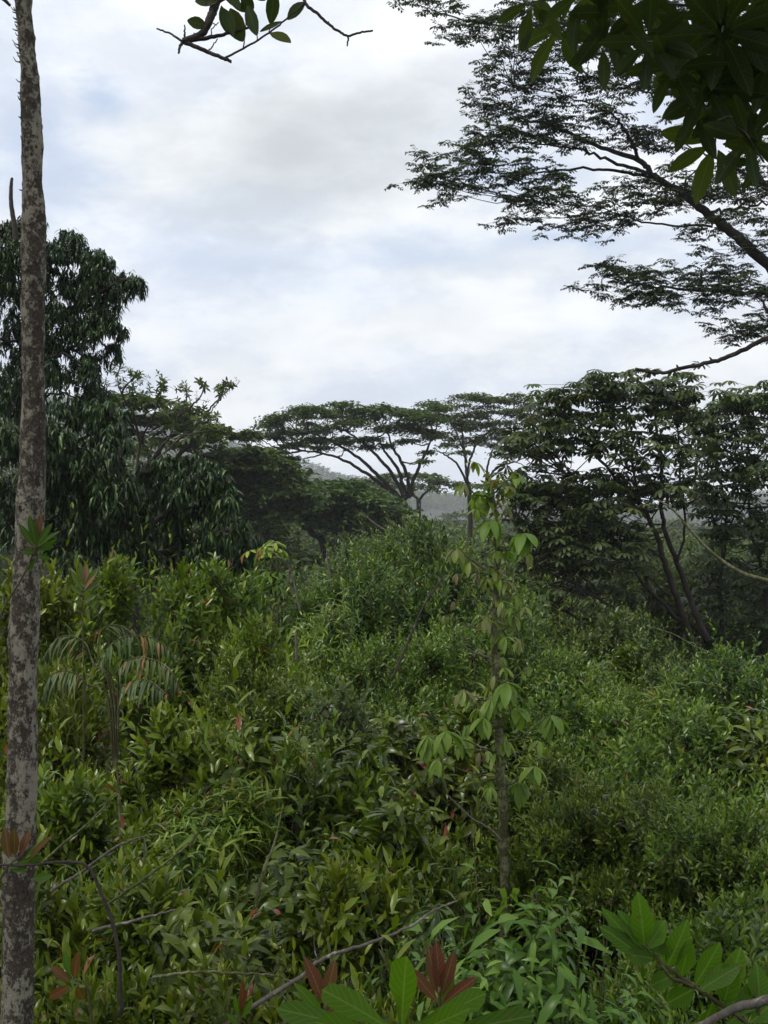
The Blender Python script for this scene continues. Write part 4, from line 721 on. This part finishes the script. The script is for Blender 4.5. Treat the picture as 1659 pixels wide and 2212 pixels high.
# dark rosette behind the end of the pale branch
R = np.random.default_rng(104); Yq = 5.1; b0 = D(945, 2080, Yq); b0[2] = G(b0[0], Yq)
root = thing('dark_rosette', 'dark plant with a star of long drooping leaves above the end of the dead branch', 'plant', b0); st, fol = MB(), MB()
S = smooth([b0, D(948, 2100, Yq), D(942, 1955, Yq)], 6, .004); tube(st, S, .012, .007, 6); n = 26; an = np.arange(n) * 2.4
leaves(fol, S[-1] + np.stack([0 * an, 0 * an, -.006 * np.arange(n)], -1), np.stack([np.cos(an), np.sin(an), R.uniform(-1.3, .3, n)], -1), np.array([0, 0, 1.]) + .4 * np.stack([np.cos(an), np.sin(an), 0 * an], -1), R.uniform(.14, .2, n), R.uniform(.024, .034, n), .45, .3, np.clip(.75 + R.normal(0, .1, n), 0, .95), ELL)
st.build('stem', M['twig'], root); fol.build('foliage', M['droop'], root)
# bare branches in the lower left
stick('dead_branch', 'long pale dead branch rising from the bottom edge towards the sapling foot', 'branch', [(470, 2225), (560, 2165), (650, 2110), (700, 2070), (790, 2040), (880, 2005), (940, 1965), (990, 1945)], 4.0, .010, .003, 'pale', side=[[(690, 2085), (680, 2050), (678, 2015)], [(640, 2120), (610, 2115)]])
stick('arched_branch', 'dark bare branch arching over right of the trunk foot', 'branch', [(262, 2190), (258, 2080), (245, 2000), (215, 1920), (185, 1870), (130, 1862), (60, 1868), (0, 1870)], 3.8, .0075, .004, 'bark')
stick('crossing_stem', 'long thin bare stem rising to the right across the lower left shrubs', 'branch', [(230, 1955), (330, 1885), (400, 1830), (450, 1770), (490, 1725)], 4.5, .006, .002, 'moss', side=[[(400, 1830), (430, 1800), (450, 1830)]])
stick('crossing_stem', 'pale thin stem crossing behind the arched branch', 'branch', [(110, 1925), (180, 1880), (250, 1830), (300, 1810), (340, 1802)], 4.7, .007, .003, 'pale')
stick('crossing_stem', 'thin bare stem sloping up to the right beside the trunk foot', 'branch', [(85, 1870), (140, 1820), (200, 1770), (250, 1712)], 4.9, .007, .003, 'moss')
stick('dark_pole', 'straight dark pole-like stem among the shrubs right of the trunk', 'stem', [(275, 1930), (266, 1850), (260, 1780), (256, 1700), (250, 1640)], 5.6, .013, .003, 'moss')
stick('horizontal_twig', 'thin horizontal twig across the lower left shrubs', 'branch', [(200, 2010), (300, 1985), (380, 1965)], 4.0, .006, .003, 'pale')
stick('grey_stick', 'thin upright grey stick in the lower left shrubs', 'stick', [(304, 1935), (310, 1880), (312, 1810)], 5.0, .006, .003, 'pale')
stick('leaning_stem', 'dark leaning stem through the broad-leaved shrubs left of centre', 'stem', [(552, 1950), (570, 1880), (590, 1830), (600, 1790), (612, 1740)], 4.7, .009, .002, 'moss')
stick('thin_branch', 'thin bare branch lying flat along the bottom left shrubs', 'branch', [(330, 2110), (420, 2100), (520, 2102), (600, 2108)], 3.7, .005, .003, 'moss')
# ------------------------------------------------------------------ overhanging branches close to the camera
R = np.random.default_rng(110)
c9 = lambda x, y: (600 * .5486 + x * .2976, y * .2976)
def cl(*p): return [c9(x, y) for x, y in p]
Yo = 2.2
root = thing('hanging_branch', 'dark twig with oval leaves hanging into the sky at the top left', 'branch', D(*c9(470, -700), Yo))
b = MB()
for pts, a, c in [(cl((470, -700), (500, -300), (465, -20), (440, 80), (400, 180), (350, 250), (220, 300)), .011, .006), (cl((220, 300), (400, 275), (560, 240), (700, 200)), .005, .0022), (cl((220, 300), (400, 375), (520, 425), (575, 448)), .0045, .003), (cl((520, 425), (660, 350), (850, 235), (970, 140), (1110, 20)), .0022, .0015), (cl((215, 300), (130, 245), (30, 207)), .0025, .0015), (cl((232, 290), (235, 240), (233, 182)), .0025, .0012), (cl((225, 305), (200, 340), (190, 388)), .0035, .002), (cl((270, 285), (295, 270), (303, 240)), .003, .0012), (cl((405, 375), (440, 330), (475, 280)), .0015, .001), (cl((660, 350), (675, 220), (685, 100)), .0013, .001), (cl((760, 290), (760, 250)), .0011, .001), (cl((850, 235), (855, 195)), .0011, .001), (cl((430, 270), (430, 215), (480, 160)), .0012, .001), (cl((1060, -160), (1110, 20), (1200, 100), (1275, 170), (1350, 225), (1420, 260), (1510, 235), (1600, 222)), .0035, .0018), (cl((1420, 260), (1420, 290), (1413, 335)), .002, .0013), (cl((1270, 170), (1280, 158)), .002, .0015), (cl((460, 20), (640, -60), (900, -90), (1060, -160)), .004, .0032), (cl((650, 300), (640, 260)), .001, .001)]:
    tube(b, smooth([D(x, y, Yo) for x, y in pts], 7, .0005), a, c, 7)
b.build('stem', M['bark'], root); f = MB()
for a, c, w, ti in [((395, 190), (250, 145), 88, .55), ((565, 60), (650, 305), 150, .6), ((520, 60), (590, 250), 90, .5), ((690, 40), (755, 255), 96, .4), ((885, -90), (860, 185), 100, .5), ((1115, 15), (970, 140), 100, .42), ((850, 240), (1010, 300), 96, .75), ((945, 155), (770, 225), 44, .4), ((470, 20), (300, 0), 80, .45), ((560, 10), (690, 85), 70, .5), ((640, -20), (740, 70), 90, .4), ((520, -60), (640, 60), 90, .45), ((500, 40), (540, 240), 70, .4), ((700, -60), (830, 0), 60, .4), ((470, -30), (390, 40), 90, .4), ((470, 190), (430, 160), 20, .3)]:
    pxleaf(f, c9(*a), c9(*c), Yo, w * .2976, ti, R.uniform(-.02, .02), (R.normal(0, .3), -1, R.uniform(-.2, .5)), .08, ELL, .25)
f.build('foliage', M['over'], root)
# bare twig at the right
stick('bare_twig', 'bare purple-brown twig poking in from the right against the sky', 'branch', [(1740, 690), (1659, 728), (1580, 768), (1530, 783), (1465, 797), (1425, 806), (1372, 797)], 3.2, .0075, .0042, 'bark', side=[[(1465, 797), (1462, 788)], [(1540, 780), (1532, 772)]], jit=.001)
stick('bare_twig', 'short dark twig tip at the right margin above the longer bare twig', 'branch', [(1672, 690), (1655, 668), (1648, 650)], 3.2, .0055, .003, 'bark', jit=.0005)
stick('twig_tip', 'tiny dark twig tip at the top left corner beside the trunk', 'branch', [(-12, -18), (8, -2), (22, 12)], 5, .012, .006, 'bark', jit=.0005)
# large dark palmate leaves
c10 = lambda x, y: (2300 * .5486 + x * .2394, y * .2394)
Yh = 3.0
root = thing('overhead_branch', 'dark branch with big star-shaped leaves hanging in at the top right corner', 'branch', D(1600, -420, Yh)); b, f = MB(), MB()
main = smooth([D(1600, -420, Yh), D(1570, -120, Yh), D(1562, 60, Yh), D(1556, 180, Yh), D(1552, 260, Yh)], 7, .002); tube(b, main, .012, .0045, 8)
ST = [(1495, 92, 110, 9, .42), (1212, 60, 120, 7, .5), (1545, 310, 118, 8, .55), (1330, 30, 110, 8, .35), (1600, 120, 120, 9, .3), (1640, 230, 110, 8, .3), (1590, 30, 120, 9, .35), (1480, 10, 100, 8, .35), (1400, 90, 96, 8, .35), (1640, 20, 120, 9, .3), (1530, 190, 110, 8, .35), (1660, 130, 110, 8, .3), (1260, -10, 110, 8, .4), (1620, 300, 96, 7, .3), (1390, -10, 110, 8, .35), (1510, 240, 90, 7, .4), (1150, 5, 90, 6, .55), (1590, 200, 110, 9, .3), (1455, 150, 90, 6, .4), (1560, 70, 120, 9, .3), (1650, 350, 80, 6, .35), (1300, 90, 80, 6, .4)]
for (px, py, rp, nl, ti) in ST:
    c = D(px, py, Yh + R.uniform(-.2, .25)); a = main[int(np.argmin(np.linalg.norm(main - c, axis=1) + 2 * (main[:, 2] < c[2])))]
    tube(b, smooth([a, (a + c) / 2 + (0, 0, .03), c], 5), .004, .0025, 5)
    Nn = nrm(np.array([[R.normal(0, .3), -.75 + R.normal(0, .2), -.55]])) * -1
    palmate(f, c[None], Nn, np.array([rp * Yh / F]), np.array([rp * .33 * Yh / F]), nl, .3, ti, ELL, tv=.07)
b.build('stem', M['bark'], root); f.build('foliage', M['over'], root)
# ------------------------------------------------------------------ haze
mb = MB(); x0, x1, y0, y1, z0, z1 = -1300, 1300, -135, 1450, -24, 150
mb.add([(x, y, z) for z in (z0, z1) for y in (y0, y1) for x in (x0, x1)], [np.array([(0, 2, 3, 1), (4, 5, 7, 6), (0, 1, 5, 4), (2, 6, 7, 3), (0, 4, 6, 2), (1, 3, 7, 5)])])
m, nt, N = new_mat('air'); v = N('ShaderNodeVolumePrincipled'); v.inputs['Color'].default_value = (.93, .96, 1, 1); v.inputs['Density'].default_value = .0004
o = N('ShaderNodeOutputMaterial'); nt.links.new(v.outputs[0], o.inputs['Volume'])
tag(mb.build('haze', m, smooth=False), 'thin pale haze in the valley air', 'haze', kind='stuff')
# ------------------------------------------------------------------ sky
w = bpy.data.worlds.new('World'); sc.world = w; w.use_nodes = True; nt = w.node_tree; nt.nodes.clear(); K = nt.links.new
N = lambda t, **k: _node(nt, t, k)
sun_dir = nrm(np.array([-.55, -.35, .95])); el = math.asin(sun_dir[2]); az = math.atan2(sun_dir[0], sun_dir[1])
sky = N('ShaderNodeTexSky', sky_type='NISHITA', sun_disc=False, sun_elevation=el, sun_rotation=az)
tc = N('ShaderNodeTexCoord'); gen = tc.outputs['Generated']
def noise(scale, vec, det=6., rough=.55, dist=0.):
    n = N('ShaderNodeTexNoise', i_Scale=scale, i_Detail=det); n.inputs['Roughness'].default_value = rough; n.inputs['Distortion'].default_value = dist; K(vec, n.inputs['Vector']); return n
def mixc(f, a, b):
    m = N('ShaderNodeMix', data_type='RGBA')
    if hasattr(f, 'links'): K(f, m.inputs[0])
    else: m.inputs[0].default_value = f
    for s, x in ((6, a), (7, b)):
        if hasattr(x, 'links'): K(x, m.inputs[s])
        else: m.inputs[s].default_value = (*x, 1)
    return m.outputs[2]
mp = N('ShaderNodeMapping'); mp.inputs['Scale'].default_value = (1, 1, 2.1); K(gen, mp.inputs[0])
wn = noise(2.6, mp.outputs[0]); w2 = noise(11., mp.outputs[0], 6., .6); w0 = N('ShaderNodeVectorMath', operation='MULTIPLY_ADD'); K(w2.outputs['Color'], w0.inputs[0]); w0.inputs[1].default_value = (.09, .09, .05); K(gen, w0.inputs[2])
wv = N('ShaderNodeVectorMath', operation='MULTIPLY_ADD'); K(wn.outputs['Color'], wv.inputs[0]); wv.inputs[1].default_value = (.16, .16, .1); K(w0.outputs[0], wv.inputs[2])
def blob(px, py, rx, ry, soft=1.):
    c = nrm(D(px, py, 1.)); s = N('ShaderNodeVectorMath', operation='SUBTRACT'); K(wv.outputs[0], s.inputs[0]); s.inputs[1].default_value = tuple(c + np.array([.125, .125, .075]))
    m = N('ShaderNodeVectorMath', operation='MULTIPLY'); K(s.outputs[0], m.inputs[0]); m.inputs[1].default_value = (F / rx, 1.2, F / ry)
    l = N('ShaderNodeVectorMath', operation='LENGTH'); K(m.outputs[0], l.inputs[0])
    r = N('ShaderNodeMapRange', interpolation_type='SMOOTHSTEP', i_1=1.25, i_2=.0, i_3=0, i_4=soft); K(l.outputs['Value'], r.inputs[0]); return r.outputs[0]
n1 = noise(4.2, mp.outputs[0], 8., .56, .15)
r1 = N('ShaderNodeMapRange', interpolation_type='SMOOTHSTEP', i_1=.40, i_2=.60); K(n1.outputs['Fac'], r1.inputs[0])
n3 = noise(13., mp.outputs[0], 8., .6, .1); r3 = N('ShaderNodeMapRange', i_1=.38, i_2=.68, i_3=-.22, i_4=.22); K(n3.outputs['Fac'], r3.inputs[0])
ra = N('ShaderNodeMath', operation='ADD', use_clamp=True); K(r1.outputs[0], ra.inputs[0]); K(r3.outputs[0], ra.inputs[1])
cloud = mixc(ra.outputs[0], (5.9, 6.5, 7.6), (8.0, 8.25, 8.5))
for bl in ((690, 330, 420, 170, .95), (430, 380, 220, 120, .4), (1000, 250, 260, 140, .35), (800, 600, 520, 60, .16)):
    cloud = mixc(blob(*bl), cloud, (5.05, 5.4, 5.65))
for bl in ((900, 90, 330, 170, .9), (200, 100, 240, 160, .5), (380, 330, 150, 130, .45), (600, 700, 260, 90, .6), (500, 1000, 700, 160, .5), (1000, 690, 500, 60, .45)):
    cloud = mixc(blob(*bl), cloud, (8.6, 8.75, 8.8))
bluesky = mixc(.55, sky.outputs[0], (5.0, 6.2, 8.4))
gr = N('ShaderNodeMapRange', i_1=.40, i_2=.66, i_3=.93, i_4=1.05); K(n3.outputs['Fac'], gr.inputs[0])
gm = N('ShaderNodeVectorMath', operation='SCALE'); K(cloud, gm.inputs[0]); K(gr.outputs[0], gm.inputs['Scale']); cloud = gm.outputs[0]
col = cloud
for bl in ((250, 215, 70, 50, .7), (90, 320, 130, 180, .5), (900, 560, 260, 50, .55), (1230, 555, 190, 45, .75), (500, 590, 160, 60, .35), (1180, 380, 220, 70, .5), (700, 650, 330, 50, .25)):
    col = mixc(blob(*bl), col, bluesky)
bg = N('ShaderNodeBackground', i_Strength=.132); K(col, bg.inputs[0]); o = N('ShaderNodeOutputWorld'); K(bg.outputs[0], o.inputs[0])
# ------------------------------------------------------------------ sun through cloud
ld = bpy.data.lights.new('sun', 'SUN'); ld.energy = 3.0; ld.angle = math.radians(9); ld.color = (1, .96, .9)
lo = bpy.data.objects.new('sun', ld); COL.objects.link(lo)
from mathutils import Vector
lo.rotation_euler = Vector([float(-v) for v in sun_dir]).to_track_quat('-Z', 'Y').to_euler(); lo.location = (-6, -6, 12)
# ------------------------------------------------------------------ camera and view
cd = bpy.data.cameras.new('camera'); cam = bpy.data.objects.new('camera', cd); COL.objects.link(cam)
cd.sensor_fit = 'VERTICAL'; cd.sensor_height = 24; cd.lens = 24 / 2 / (1106 / F); cd.clip_start = .05; cd.clip_end = 5000
cam.rotation_euler = (math.pi / 2, 0, 0); sc.camera = cam
vs = sc.view_settings; vs.view_transform = 'Standard'; vs.look = 'None'; vs.exposure = 0; vs.gamma = 1
sc.cycles.max_bounces = 6; sc.cycles.diffuse_bounces = 3; sc.cycles.glossy_bounces = 2; sc.cycles.transmission_bounces = 3; sc.cycles.volume_bounces = 1
sc.cycles.caustics_reflective = False; sc.cycles.caustics_refractive = False
sc.cycles.use_denoising = True
